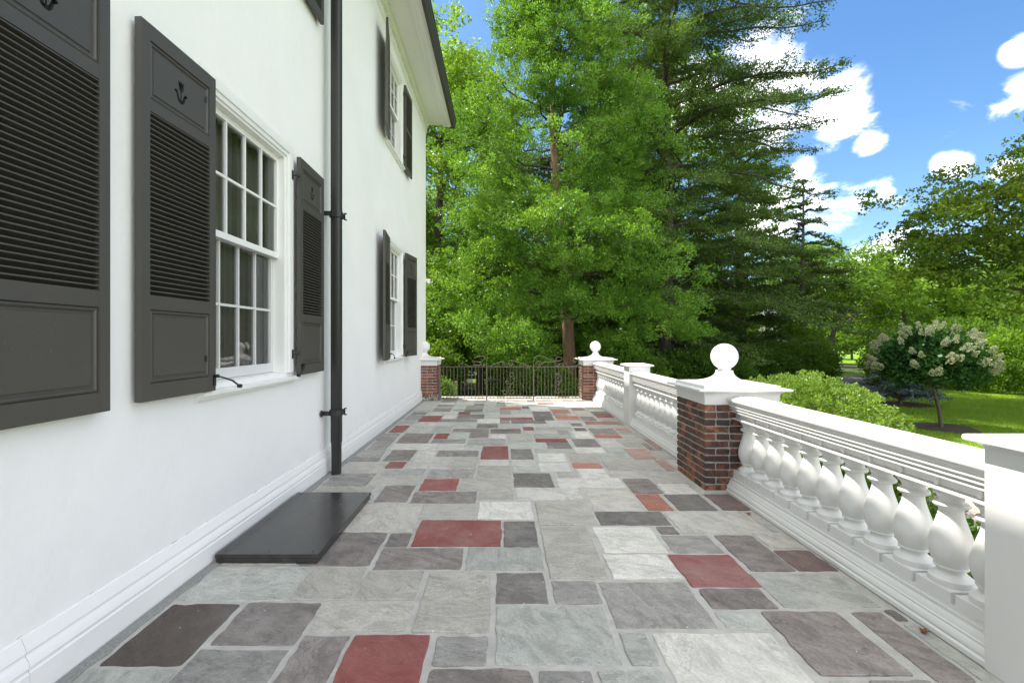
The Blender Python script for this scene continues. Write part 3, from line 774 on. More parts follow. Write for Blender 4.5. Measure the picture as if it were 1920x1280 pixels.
def make_shutter(A, B, zb, kind):
    """A, B = front-face plan points (increasing Y); local y from A to B, local x outward"""
    A = Vector((*A, 0)); B = Vector((*B, 0)); W = (B - A).length
    ang = math.atan2(B.y - A.y, B.x - A.x) - math.pi / 2
    H = 1.95 if kind == 'low' else 1.58; T = .036; st = .057
    f = MB(); bv = .0018
    f.box(-T, 0, 0, st, 0, H, 0, bv); f.box(-T, 0, W - st, W, 0, H, 0, bv)
    if kind == 'low':
        rails = [(0, .09), (.475, .55), (1.50, 1.565), (1.865, 1.95)]; louv = [(.55, 1.50)]; pans = [(.09, .475, False), (1.565, 1.865, True)]
    else:
        rails = [(0, .09), (.76, .83), (1.49, 1.58)]; louv = [(.09, .76), (.83, 1.49)]; pans = []
    for a, b in rails: f.box(-T + .0005, -.0006, st - .001, W - st + .001, a + .0003, b - .0003)
    root = f.build('shutter', M_SHUT, house)
    root.location = (A.x, A.y, zb); root.rotation_euler = (0, 0, ang)
    for (a, b, tul) in pans:
        pm = panel_geo(W, a, b, tul)
        me_ = bpy.data.meshes.new('panel'); me_.from_pydata(pm.v, [], pm.f); me_.materials.append(M_SHUT); me_.materials.append(M_DARKNESS); me_.polygons.foreach_set('material_index', pm.m); me_.update()
        link('panel', me_, root)
        bk = MB(); bk.box(-T + .002, -.0305, st, W - st, a, b); bk.build('panel_back', M_SHUT, root)
    key = round(W, 3)
    if key not in SLATS: SLATS[key] = slat_mesh(W - 2 * st + .004)
    for a, b in louv:
        n = int(round((b - a) / .0271)); p = (b - a) / n
        for q in range(n): link('slat', SLATS[key], root, (0, st - .002, a + q * p + .002))
        bk = MB(); bk.box(-T - .001, -T + .001, st, W - st, a, b); bk.build('louvre_gap_shade', M_DARKNESS, root)  # black sheet behind the slats, painted shade for the gaps
    return root
def holdback(root, y_on, inward):
    """iron stay rod from shutter bottom down to the sill"""
    m_ = MB()
    m_.box(.001, .006, y_on - .012, y_on + .012, .03, .10)
    m_.tube([(.004, y_on, .085), (.03, y_on + inward * .02, .085), (.055, y_on + inward * .10, .055), (.045, y_on + inward * .19, .012)], .006, 6)
    m_.lathe([(.0, .088), (.014, .092), (.014, .100), (.0, .104)], .02, y_on, 10)
    m_.tube([(.035, y_on + inward * .19, .012), (.06, y_on + inward * .193, .010)], [.013, .013], 8)
    m_.build('shutter_stay', M_IRON_BLACK, root)
s0 = make_shutter((-1.820, 1.585), (-1.812, 2.172), 1.09, 'low')
s1 = make_shutter((-1.818, 2.367), (-1.797, 2.948), 1.10, 'low'); holdback(s1, .565, 1)
s2 = make_shutter((-1.799, 4.196), (-1.812, 4.783), 1.10, 'low'); holdback(s2, .03, -1)
s3 = make_shutter((-1.735, 6.985), (-1.797, 7.555), 1.10, 'low'); holdback(s3, .555, 1)
s4 = make_shutter((-1.800, 8.850), (-1.705, 9.430), 1.10, 'low'); holdback(s4, .03, -1)
s5 = make_shutter((-1.812, 4.196), (-1.812, 4.783), 4.62, 'up')
s6 = make_shutter((-1.690, 6.985), (-1.800, 7.555), 4.63, 'up')
s7 = make_shutter((-1.812, 8.850), (-1.800, 9.430), 4.63, 'up')
# downpipe
mb = MB()
px_, py_ = -1.748, 4.96
def ppipe(z, hw, hd):
    n = 16; out = []
    for k in range(n):
        a = 2 * math.pi * (k + .5) / n; c, s_ = math.cos(a), math.sin(a)
        q = .55
        out.append((px_ + hw * math.copysign(abs(c) ** q, c), py_ + hd * math.copysign(abs(s_) ** q, s_), z))
    return out
mb.loft([ppipe(.004, .046, .046), ppipe(.33, .048, .048), ppipe(.34, .054, .052), ppipe(2.70, .054, .052), ppipe(6.3, .054, .052)])
mb.tube([(px_, py_, 6.28), (px_ + .02, py_, 6.4), (px_ + .35, py_, 6.58), (px_ + .46, py_, 6.72)], .05, 12)
pipe = mb.build('downpipe', M_PIPE, house, 40)
for zz in (2.73, .65, 5.4):
    b_ = MB()
    b_.loft([ppipe(zz - .03, .060, .060), ppipe(zz - .03, .066, .066), ppipe(zz + .03, .066, .066), ppipe(zz + .03, .060, .060)], False)
    b_.box(px_ - .135, px_ - .05, py_ - .085, py_ - .06, zz - .022, zz + .022)
    b_.lathe([(.0, -.006), (.032, -.006), (.036, 0), (.03, .008), (.0, .012)], 0, 0, 14)
    k = len(b_.v) - 5 * 14
    for i in range(k, len(b_.v)):
        x, y, z = b_.v[i]; b_.v[i] = (px_ - .118 + z, py_ - .105 + x * .9, zz + y)
    b_.box(px_ - .07, px_ + .07, py_ + .066, py_ + .072, zz - .028, zz + .028); b_.box(px_ + .062, px_ + .085, py_ + .05, py_ + .078, zz - .038, zz - .028); b_.box(px_ + .062, px_ + .085, py_ + .05, py_ + .078, zz + .028, zz + .038)
    b_.build('bracket', M_PIPE, pipe)

# hatch cover ---------------------------------------------------------------
hatch = thing('hatch_cover', 'black painted board lying on the flagstones against the house wall', 'hatch cover', (-1.49, 3.57, 0))
mb = MB(); mb.box(-.325, .328, -.602, .606, .036, .062, 0, .002); mb.build('top_board', M_HATCH, hatch)
mb = MB(); mb.box(-.32, .320, -.596, .600, .001, .035, 0, .002); mb.build('base_board', M_HATCH, hatch)
scr = MB(); scr.lathe([(.006, .0), (.006, .0012), (.0, .0016)], 0, 0, 8); scm = scr.mesh('screw', M_IRON_BLACK)
for (x, y) in [(-.28, -.56), (.28, -.56), (-.0, -.56), (-.28, 0), (.28, .0), (0, .1), (-.28, .56), (.28, .56), (0.05, .56)]:
    link('screw', scm, hatch, (x, y, .0622))

# ------------------------------------------------------------------ piers, posts, balustrade
PCX = 2.24
def cap_finial(parent):
    m_ = MB()
    m_.square([(.345, .810), (.347, .812), (.350, .88), (.354, .905), (.368, .925), (.385, .934), (.385, .936), (.426, .938), (.430, .942), (.430, .954), (.426, .958), (.362, .958), (.358, .962), (.358, .982), (.352, .986)])
    prof = []
    for k in range(13):
        t = k / 12; h = .350 - .290 * (1 - (1 - t) ** 2.1); prof.append((h, .986 + .125 * (t ** 1.9)))
    m_.square(prof)
    m_.build('cap', M_WHITE, parent, 30)
    b = MB(); pr = [(.058, 1.105), (.058, 1.118)]
    rb = .129; cz = 1.248
    a0 = math.asin(.064 / rb); 
    for k in range(25):
        a = -math.pi / 2 + a0 + (math.pi - a0 - .02) * k / 24
        pr.append((rb * math.cos(a), cz + rb * math.sin(a)))
    b.lathe(pr, 0, 0, 40); b.build('ball_finial', M_WHITE, parent, 40)
BRK = {}
def brick_mesh(L, D, mat, v):
    key = (round(L, 3), round(D, 3), mat.name, v)
    if key not in BRK:
        rr = random.Random(hash(key[:2]) % 999 + v)
        m_ = MB(); m_.box(-L / 2, L / 2, -D / 2, D / 2, -.0275, .0275, 0, .006)
        m_.v = [(x + rr.uniform(-.004, .004), y + rr.uniform(-.0035, .0035), z + rr.uniform(-.0035, .0035)) for x, y, z in m_.v]
        BRK[key] = m_.mesh('brick', mat)
    return BRK[key]
def make_pier(cx, cy, label, mat, rz_seed, rough_base=False):
    root = thing('brick_pier', label, 'pier', (cx, cy, 0), 0, 'brick piers with white ball caps')
    W = .69; D = .10; pitch = .812 / 12
    m_ = MB(); m_.box(-W / 2 + .007, W / 2 - .007, -W / 2 + .007, W / 2 - .007, -.02, .809); m_.build('mortar_core', M_JOINT, root)
    rr = random.Random(rz_seed)
    if not rough_base:
        m_ = MB(); m_.square([(W / 2 + .035, -.008), (W / 2 + .018, .004), (W / 2 - .005, .014)]); m_.build('mortar_foot', M_MORTAR, root)
    for c in range(12):
        if rough_base and c < 2: continue
        z = (c + .5) * pitch
        run = [.222, .222, .117] if c % 2 == 0 else [.117, .222, .222]
        flip = c % 2
        for side in range(4):
            s0_ = -W / 2 + (0 if not flip else D + .012 - .0)
            # occupied span along side: W - D - joint
            tot = sum(run) + .012 * 2; sc = (W - D - .012) / tot
            p = -W / 2 if not flip else -W / 2 + D + .012
            for L in run:
                Ls = L * sc
                if rr.random() < .12 and L > .2:
                    parts = [(Ls - .012 * sc) / 2] * 2
                else: parts = [Ls]
                for Lp in parts:
                    mid = p + Lp / 2; off = -W / 2 + D / 2 + rr.uniform(-.003, .002)
                    o = link('brick', brick_mesh(Lp, D, mat, rr.randrange(5)), root)
                    a = side * math.pi / 2
                    x, y = mid, off
                    o.location = (x * math.cos(a) - y * math.sin(a), x * math.sin(a) + y * math.cos(a), z); o.rotation_euler = (rr.gauss(0, .006), rr.gauss(0, .004), a + rr.gauss(0, .006))
                    p += Lp + .012 * sc
    if rough_base:
        m_ = MB(); n = 8
        rings = []
        for k, z in enumerate([-.01, .03, .07, .11, .14]):
            ring_ = []
            for side in range(4):
                for q in range(n):
                    u = -W / 2 - .012 + (W + .024) * q / n; v = -W / 2 - .010
                    a = side * math.pi / 2; jx = rr.uniform(-.014, .014); v += jx
                    ring_.append((u * math.cos(a) - v * math.sin(a), u * math.sin(a) + v * math.cos(a), z))
            rings.append(ring_)
        m_.loft(rings); m_.build('rubble_base', M_RUBBLE, root)
    cap_finial(root)
    return root
def mat_rubble():
    t = NT('rubble'); p = t.pos(); n = t.noise(p, 22, 6, .75, 1.0)
    return t.fin(t.ramp(n, [(.35, (.04, .035, .025)), (.5, (.22, .18, .12)), (.62, (.6, .58, .53)), (.8, (.3, .14, .09))]), .9, t.bump(n, 1, .03))
M_RUBBLE = mat_rubble()
make_pier(PCX, 4.725, 'nearest brick pier, dark soot-stained bricks under a white cap with ball', M_BRICK_DARK, 3)
make_pier(PCX, 11.245, 'far right brick pier with white ball cap beside the iron gate', M_BRICK, 4)
make_pier(-1.85, 11.245, 'brick pier against the house corner at the left end of the iron gate', M_BRICK, 5, True)

def make_post(cy, label):
    root = thing('balustrade_post', label, 'post', (2.258, cy, 0), 0, 'plain white square posts of the balustrade')
    m_ = MB(); m_.square([(.170, -.004), (.170, .955)]); m_.build('shaft', M_WHITE, root)
    m_ = MB(); m_.square([(.172, .950), (.176, .962), (.190, .972), (.196, .974), (.214, .976), (.219, .980), (.221, .990), (.219, 1.000), (.213, 1.004), (.15, 1.016), (.0, 1.03)][:-1]); m_.build('cap', M_WHITE, root, 35)
    return root
make_post(1.86, 'near white square post at the right edge, half sunlit under its cap')
make_post(7.86, 'far white square post between the two distant balustrade runs')

CX = 2.25
BAL = MB(); seg = 28
bp = [(.088, .2055), (.0885, .212), (.090, .222), (.088, .236), (.078, .243), (.074, .247), (.066, .253), (.058, .262), (.054, .272), (.056, .280), (.066, .284), (.068, .290), (.064, .296), (.0655, .300), (.075, .318), (.083, .340), (.0875, .365), (.0885, .385), (.087, .405), (.082, .432), (.073, .465), (.063, .498), (.054, .530), (.049, .555), (.0475, .572), (.049, .578), (.062, .583), (.069, .589), (.071, .597), (.067, .605), (.056, .609), (.050, .616), (.052, .630), (.058, .642), (.068, .650), (.071, .655), (.071, .662), (.078, .664), (.078, .679)]
BAL.lathe([(r_ * (1.01 if .25 < z_ < .5 else 1.0), z_) for r_, z_ in bp], 0, 0, seg); BALM = BAL.mesh('baluster', M_WHITE, 40)
PL = MB(); PL.box(-.095, .095, -.0945, .0945, .1505, .2065, 0, .002); PLM = PL.mesh('plinth', M_WHITE)
PG = MB(); PG.box(-.006, .006, -.010, .010, .6945, .7475); PGM = PG.mesh('peg', M_WHITE)
def sym(half):
    return [(CX - x, z) for x, z in half] + [(CX + x, z) for x, z in reversed(half)]
BASEP = [(.160, .0), (.160, .022), (.150, .030), (.150, .036), (.153, .040), (.151, .056), (.143, .068), (.138, .072), (.138, .082), (.132, .086), (.128, .100), (.120, .112), (.116, .116), (.116, .134), (.100, .134), (.100, .130), (.096, .130), (.096, .150)]
RAILP = [(.064, .695), (.064, .748), (.117, .748), (.117, .756), (.104, .760), (.104, .772), (.125, .774), (.125, .781), (.112, .785), (.112, .797), (.131, .799), (.132, .806), (.120, .812), (.121, .826), (.130, .838), (.143, .846), (.151, .848), (.154, .856), (.153, .866), (.147, .872), (.130, .874), (.127, .879), (.06, .894), (.0, .897)]
LEDGEP = [(.10, .680), (.10, .6895), (.06, .6945)]
def make_balustrade(y0, y1, n, label):
    root = thing('balustrade', label, 'balustrade', (CX, (y0 + y1) / 2, 0), 0, 'white balustrade runs along the terrace')
    oy = (y0 + y1) / 2
    def ext(prof, name, mat=M_WHITE, sm=35):
        m_ = MB(); m_.extrude_y([(x - CX, z) for x, z in prof], y0 - oy, y1 - oy); m_.build(name, mat, root, sm)
    ext(sym(BASEP), 'base_rail'); ext(sym(RAILP[:-1]) , 'top_rail'); ext(sym(LEDGEP), 'bearing_strip')
    L = y1 - y0; sp = L / n
    for k in range(n):
        y = y0 - oy + sp * (k + .5)
        b = link('baluster', BALM, root, (0, y, 0)); b.rotation_euler = (0, 0, R.uniform(0, 6))
        link('plinth', PLM, root, (0, y, 0))
        link('peg', PGM, root, (-.0705, y, 0)); link('peg', PGM, root, (.0705, y, 0))
    return root
make_balustrade(2.0305, 4.379, 11, 'nearest white balustrade run with large bellied balusters')
make_balustrade(5.071, 7.689, 12, 'middle white balustrade run behind the soot-stained pier')
make_balustrade(8.0305, 10.899, 13, 'farthest white balustrade run ending at the gate pier')

# dry leaves on the flagstones
def dry_leaf(x, y, rz, sc, label):
    m_ = MB(); pts = [(0, -1), (.35, -.55), (.8, -.5), (.5, -.1), (.9, .3), (.45, .3), (.2, .9), (0, .6), (-.3, .95), (-.4, .35), (-.9, .35), (-.5, -.1), (-.75, -.6), (-.3, -.5)]
    v = [(px * sc, py * sc, .006 + .35 * sc * abs(px) + .2 * sc * math.sin(py * 4)) for px, py in pts] + [(0, 0, .004)]
    n = len(pts); m_.add(v, [(i, (i + 1) % n, n) for i in range(n)])
    v2 = [(a, b, c + .0015) for a, b, c in v]; m_.add(v2, [(i, (i + 1) % n, n) for i in range(n)])
    o = m_.build('dry_leaf', M_DEADLEAF); o.location = (x, y, 0); o.rotation_euler = (0, 0, rz); tag(o, label, 'leaf', 'fallen leaves on the terrace')
dry_leaf(gx(1404, 964), gy(964), .4, .022, 'crumpled brown leaf on pale flagstone, nearer of the pair by the brick pier')
dry_leaf(gx(1387, 957), gy(957), 1.4, .017, 'small tan leaf tucked behind another leaf near the brick pier')
dry_leaf(gx(1733, 1185), gy(1185), 2.2, .030, 'brown leaf at the balustrade foot near the right edge')

# ------------------------------------------------------------------ iron gate and side panels
GYY = 10.965
def spiral(cx, cz, r0, a0, turns, sgn=1, n=22):
    out = []
    for k in range(n + 1):
        t = k / n; a = a0 + sgn * turns * 2 * math.pi * t; r = r0 * (1 - .82 * t)
        out.append((cx + r * math.cos(a), 0, cz + r * math.sin(a)))
    return out
def flat(p): return [(x, 0, z) for x, z in p]
def make_panel(name, x0, x1, label, cat, group, bars, scrolls, latch=False):
    root = thing(name, label, cat, ((x0 + x1) / 2, GYY, 0), 0, group); ox = (x0 + x1) / 2
    m_ = MB(); m_.box(x0 - ox + .02, x1 - ox - .02, -.012, .012, .772, .786); m_.build('top_rail', M_IRON, root)
    m_ = MB(); m_.box(x0 - ox + .02, x1 - ox - .02, -.010, .010, .035, .050); m_.build('bottom_rail', M_IRON, root)
    bm_ = MB(); bm_.tube([(0, 0, .0505), (0, 0, .7715)], .0068, 6); bmesh_ = bm_.mesh('bar', M_IRON)
    n = bars
    for k in range(n):
        x = x0 - ox + (x1 - x0) * (k + 1) / (n + 1)
        link('bar', bmesh_, root, (x, 0, 0))
    for sc_ in scrolls:
        q = MB(); q.tube([(x - ox, -.001, z) for x, _, z in sc_], .0075, 6); q.build('scroll', M_IRON, root)
    if latch:
        q = MB(); q.box(x0 - ox + .0, x0 - ox + .26, -.02, .02, .47, .495); q.box(x0 - ox + .02, x0 - ox + .10, -.03, .03, .445, .52, 0, .004); q.build('latch', M_IRON_BLACK, root)
    for x in ([x0, x1] if name != 'iron_gate' else [x0 + .012]):
        pass
    return root
GP = (gx(822.7, 750), )
PXS = [-1.452, -.352, .742, 1.885]
def to(xc, yc):  # helper giving metres in the gate plane from the measured drawing
    return ((xc / 4.571 + 780 - 941) / 880 * GYY, 0, EYE - (yc / 4.571 + 600 - 636) / 880 * GYY)
def path(*pts):
    P = [Vector(to(*p)) for p in pts]; out = []
    for i in range(len(P) - 1):
        p0 = P[max(i - 1, 0)]; p1 = P[i]; p2 = P[i + 1]; p3 = P[min(i + 2, len(P) - 1)]
        for k in range(5):
            t = k / 5; out.append(tuple(.5 * ((2 * p1) + (-p0 + p2) * t + (2 * p0 - 5 * p1 + 4 * p2 - p3) * t * t + (-p0 + 3 * p1 - 3 * p2 + p3) * t ** 3)))
    out.append(tuple(P[-1])); return out
sR = [path((1010, 395), (1006, 350), (1030, 312), (1070, 306), (1120, 325), (1180, 348), (1230, 350), (1250, 335), (1240, 318), (1215, 316), (1200, 335), (1212, 352), (1225, 345)),
      path((1062, 395), (1040, 380), (1032, 362), (1050, 350), (1066, 362), (1055, 375)), path((1062, 390), (1080, 372), (1100, 360), (1180, 358), (1200, 370), (1196, 388), (1212, 394), (1222, 380), (1212, 370)),
      path((1225, 392), (1235, 375), (1252, 370), (1262, 384), (1250, 393)), path((1310, 390), (1345, 398), (1385, 385), (1398, 350), (1385, 325), (1362, 322), (1348, 340), (1358, 358), (1374, 352), (1370, 340)),
      path((1235, 475), (1225, 462), (1205, 462), (1195, 480), (1205, 497), (1222, 492), (1218, 480)), path((1240, 470), (1240, 520), (1200, 570), (1195, 600), (1212, 625), (1235, 612), (1232, 590), (1212, 588), (1208, 602)), path((1205, 545), (1195, 530), (1208, 522), (1230, 535), (1225, 555), (1210, 555))]
sM = [path((640, 392), (690, 368), (740, 358), (760, 372), (745, 385)), path((985, 395), (930, 382), (870, 358), (820, 345), (795, 352), (795, 378), (815, 388), (832, 372), (820, 362)),
      path((735, 345), (748, 360), (742, 385)), path((840, 470), (828, 452), (808, 455), (802, 475), (815, 487), (828, 476)), path((838, 470), (842, 520), (800, 570), (790, 610), (810, 635), (838, 625), (840, 605), (822, 600), (815, 615)), path((770, 600), (750, 605), (748, 628), (768, 636), (782, 622), (772, 612)), path((800, 545), (780, 545), (768, 530), (780, 520), (795, 528))]
sL = [path((440, 395), (480, 390), (540, 385), (560, 370), (545, 358), (500, 356), (478, 352)), path((500, 325), (540, 308), (580, 312), (600, 335), (605, 365), (600, 392)), path((530, 392), (560, 385), (590, 390)), path((370, 395), (378, 375), (395, 370), (400, 385))]
make_panel('iron_fence_panel', PXS[0], PXS[1] - .02, 'wrought iron side panel by the house corner, left of the gate leaf', 'fence panel', 'wrought iron panels beside the gate', 12, sL)
make_panel('iron_gate', PXS[1] + .012, PXS[2] - .012, 'wrought iron gate leaf with scrolls and a black latch, middle of the three panels', 'gate', None, 13, sM, True)
make_panel('iron_fence_panel', PXS[2] + .02, PXS[3], 'wrought iron side panel with scrolls ending at the right brick pier', 'fence panel', 'wrought iron panels beside the gate', 13, sR)
for i_, x in enumerate(PXS):
    m_ = MB(); m_.box(-.014, .014, -.014, .014, -.006, .80 if i_ in (1, 2) else .80, 0, .002)
    if i_ in (1, 2): m_.lathe([(.018, .80), (.012, .812), (.0, .818)], 0, 0, 8)
    o = m_.build('gate_post', M_IRON); o.location = (x, GYY, 0)
    tag(o, ['thin iron post against the left brick pier', 'slim iron gate post carrying the latch side', 'slim iron post right of the gate leaf', 'thin iron post against the right brick pier'][i_], 'post', 'thin iron posts of the gate')

# steps down behind the gate and weathered board gate
for k in range(4):
    m_ = MB(); m_.box(-1.5, 1.9, TY1 + .05 + k * .34, TY1 + .39 + k * .34, GZ - .1, -.16 - k * .16, 0, .01)
    o = m_.build('stone_step', M_CONC); tag(o, ['uppermost', 'second', 'third', 'lowest'][k] + ' pale stone step going down behind the iron gate', 'step', 'steps behind the gate')
bf = thing('board_fence', 'short weathered board fence with dipping top beyond the left side panel', 'fence', (-1.35, 14.2, GZ))
bmm = {}
for k in range(4):
    h = .74 + .17 * (k / 3) ** 1.8
    m_ = MB(); m_.box(-.45 + k * .09, -.45 + k * .09 + .082, 0, .02, .02, h); m_.build('board', M_WOODGREY, bf)
m_ = MB(); m_.box(-.46, -.085, .0205, .06, .25, .33); m_.box(-.46, -.085, .0205, .06, .55, .63); m_.build('rail', M_WOODGREY, bf)
m_ = MB(); m_.box(-.082, .0, -.04, .05, 0, .95, 0, .008); m_.build('post', M_WOODGREY, bf)

# ------------------------------------------------------------------ vegetation
def rnd_unit(n):
    v = rng.normal(size=(n, 3)); return v / np.linalg.norm(v, axis=1, keepdims=True)
def leaf_mesh(name, P, size, mat, axis=None, aspect=.55, align=.0, jit=.35):
    n = len(P)
    a = rnd_unit(n)
    if axis is not None:
        a = a * (1 - align) + axis * align; a /= np.linalg.norm(a, axis=1, keepdims=True)
    b = np.cross(a, rnd_unit(n)); b /= np.maximum(np.linalg.norm(b, axis=1, keepdims=True), 1e-6)
    s = size * (1 + jit * rng.uniform(-1, 1, (n, 1))) * .5
    A = a * s; B = b * s * aspect
    V = np.empty((n, 4, 3), np.float32); V[:, 0] = P - A; V[:, 1] = P - B + A * .15; V[:, 2] = P + A; V[:, 3] = P + B + A * .15
    me = bpy.data.meshes.new(name); me.vertices.add(n * 4); me.vertices.foreach_set('co', V.ravel())
    me.loops.add(n * 4); me.loops.foreach_set('vertex_index', np.arange(n * 4, dtype=np.int32))
    me.polygons.add(n); me.polygons.foreach_set('loop_start', np.arange(0, n * 4, 4, dtype=np.int32))
    me.materials.append(mat); me.update(calc_edges=True)
    return me
def tufts(centers, rad, per, flat_=.7, shell=.5):
    """leaf points around tuft centres -> (points, outward axis)"""
    n = len(centers); C = np.repeat(centers, per, axis=0)
    d = rnd_unit(n * per); r = rng.uniform(shell, 1, (n * per, 1)) ** .6
    rr = np.repeat(rad.reshape(-1, 1), per, axis=0) if isinstance(rad, np.ndarray) else rad
    P = C + d * r * rr * np.array([1, 1, flat_]); return P, d
def limb(mb, p0, p1, r0, r1, sag=.0, wob=.12, n=6, seg=5):
    p0 = np.array(p0, float); p1 = np.array(p1, float); L = np.linalg.norm(p1 - p0); pts = []
    for k in range(n + 1):
        t = k / n; p = p0 + (p1 - p0) * t; p[2] -= sag * L * t * (1 - t) * 4 * .25
        if 0 < k < n: p += rng.normal(size=3) * wob * L / n * .6
        pts.append(tuple(p))
    mb.tube(pts, [r0 + (r1 - r0) * k / n for k in range(n + 1)], seg); return pts

def trunk_at(tp, z):
    for (a, b) in zip(tp, tp[1:]):
        if a[2] <= z <= b[2]:
            t = (z - a[2]) / max(b[2] - a[2], 1e-6); return np.array(a) * (1 - t) + np.array(b) * t
    return np.array(tp[-1] if z > tp[-1][2] else tp[0])

def broad_tree(name, label, cat, tp, r0, centre, radii, nclump, ntuft, nleaf, leafsize, mat, bark, group=None, cl_r=.8, tuft_r=.28, flat_=.7, shape=1.0, limbs=20, bottom=-.9, hollow=.35, align=.3, lean_top=0.0):
    """tp trunk points (world), crown = ellipsoid of clumps, each with tufts, each with leaves"""
    base = tp[0]; root = thing(name, label, cat, base, 0, group)
    cen = np.array(centre, float); rad = np.array(radii, float)
    d = rnd_unit(nclump * 3); d = d[d[:, 2] > bottom][:nclump]
    rr = rng.uniform(hollow, 1.0, (len(d), 1)) ** .55
    # uneven outline
    lump = 1 + .18 * np.sin(d[:, :1] * 5 + d[:, 2:3] * 7 + cen[0]) + rng.normal(size=(len(d), 1)) * .06
    C = cen + d * rr * lump * rad
    if shape != 1.0:
        t = np.clip((C[:, 2] - (cen[2] - rad[2])) / (2 * rad[2]), 0, 1); k = (1 - t * (1 - shape))[:, None]
        C[:, :2] = cen[:2] + (C[:, :2] - cen[:2]) * k
    C[:, 2] = np.maximum(C[:, 2], GZ + .4)
    clr = cl_r * rng.uniform(.6, 1.3, len(C))
    T = np.repeat(C, ntuft, axis=0) + rnd_unit(len(C) * ntuft) * (rng.uniform(.2, 1, (len(C) * ntuft, 1)) ** .5) * np.repeat(clr, ntuft)[:, None] * np.array([1, 1, .62])
    P, ax = tufts(T, tuft_r * rng.uniform(.6, 1.35, len(T)), nleaf, flat_)
    out = (P - cen) / rad; out /= np.maximum(np.linalg.norm(out, axis=1, keepdims=True), 1e-6); out[:, 2] += .3
    crown = link('crown', leaf_mesh('crown', P - np.array(base), leafsize, mat, ax * .6 + out * .6, .6, align), root)
    mb_ = MB()
    mb_.tube([tuple(np.array(p) - np.array(base)) for p in tp], [r0 * (1 - .8 * k / (len(tp) - 1)) * (1.25 if k == 0 else 1) for k in range(len(tp))], 10)
    mb_.build('trunk', bark, root, 60)
    lb = MB()
    idx = rng.permutation(len(C))[:limbs]
    for i in idx:
        e = C[i] - np.array(base); hz = max(base[2] + .8, min(tp[-1][2], C[i][2] - .45 * np.linalg.norm(C[i][:2] - cen[:2]) - .3))
        s = trunk_at(tp, hz) - np.array(base)
        limb(lb, s, e, r0 * .24, .010, .0, .35, 7)
    if lb.v: lb.build('limbs', bark, root, 60)
    return root

# main cypress beyond the gate
A0 = (2.34, 16.0, GZ)
tpA = [A0, (2.30, 16.0, .9), (2.22, 16.0, 2.4), (2.05, 15.9, 4.2), (1.86, 16.0, 6.2), (1.75, 16.0, 8.5), (1.75, 16.1, 11), (1.8, 16.1, 14.0)]
def cypress():
    root = thing('cypress_tree', 'tall bright green cypress with reddish trunk behind the iron gate', 'tree', A0)
    prof = [(.9, 2.6), (2.2, 3.9), (4.0, 4.15), (6, 3.9), (8, 3.5), (10, 2.9), (12, 2.5), (13.5, 1.9), (15, .8)]
    pz = [p[0] for p in prof]; pr = [p[1] for p in prof]
    n = 600
    z = 1.1 + (15.0 - 1.1) * rng.uniform(0, 1, n) ** 1.1
    ang = rng.uniform(0, 2 * math.pi, n)
    trunkgap = None
    front = (np.sin(ang) > .35) & (rng.uniform(size=n) < .45); ang = np.where(front, -ang, ang)
    rr = np.interp(z, pz, pr) * (rng.uniform(.12, 1, n) ** .5) * (1 + .18 * np.sin(ang * 3 + z * 1.1))
    cx = np.interp(z, [p[2] for p in tpA], [p[0] for p in tpA]); off = np.interp(z, [1.5, 5, 14], [-.15, -.1, .15])
    C = np.stack([cx + off + rr * np.cos(ang), 16 + rr * .95 * np.sin(ang), z - .12 * rr], 1)
    keep = ~((np.abs(C[:, 0] - 2.15) < .95) & (C[:, 2] < 2.2) & (C[:, 1] < 17)); C = C[keep]; rr = rr[keep]; n = len(C)
    nt = 13
    T = np.repeat(C, nt, axis=0)
    cd = rnd_unit(len(T)); T = T + cd * (rng.uniform(.15, 1, (len(T), 1)) ** .5) * np.array([.66, .66, .32]) * rng.uniform(.7, 1.25, (len(T), 1))
    tr = .21 * rng.uniform(.55, 1.4, len(T))
    P, ax = tufts(T, tr * .9, 48, .75, .35)
    o2 = P - np.stack([np.full(len(P), 1.95), np.full(len(P), 16.0), P[:, 2] - .5], 1); o2 /= np.linalg.norm(o2, axis=1, keepdims=True)
    link('crown', leaf_mesh('crown', P - np.array(A0), .074, L_CYPRESS, ax * .7 + o2 * .5 + np.array([0, 0, .3]), .5, .6), root)
    mb_ = MB(); mb_.tube([tuple(np.array(p) - np.array(A0)) for p in tpA], [.27, .215, .19, .17, .15, .12, .08, .03], 12)
    mb_.build('trunk', M_BARK_RED, root, 60)
    lb = MB()
    for i in rng.permutation(n)[:110]:
        if C[i][2] < 2.9: continue
        s = trunk_at(tpA, max(1.6, C[i][2] - .25 * rr[i])) - np.array(A0)
        limb(lb, s, C[i] - np.array(A0), .05, .01, .25, .3, 7)
    lb.build('limbs', M_BARK, root, 60)
cypress()

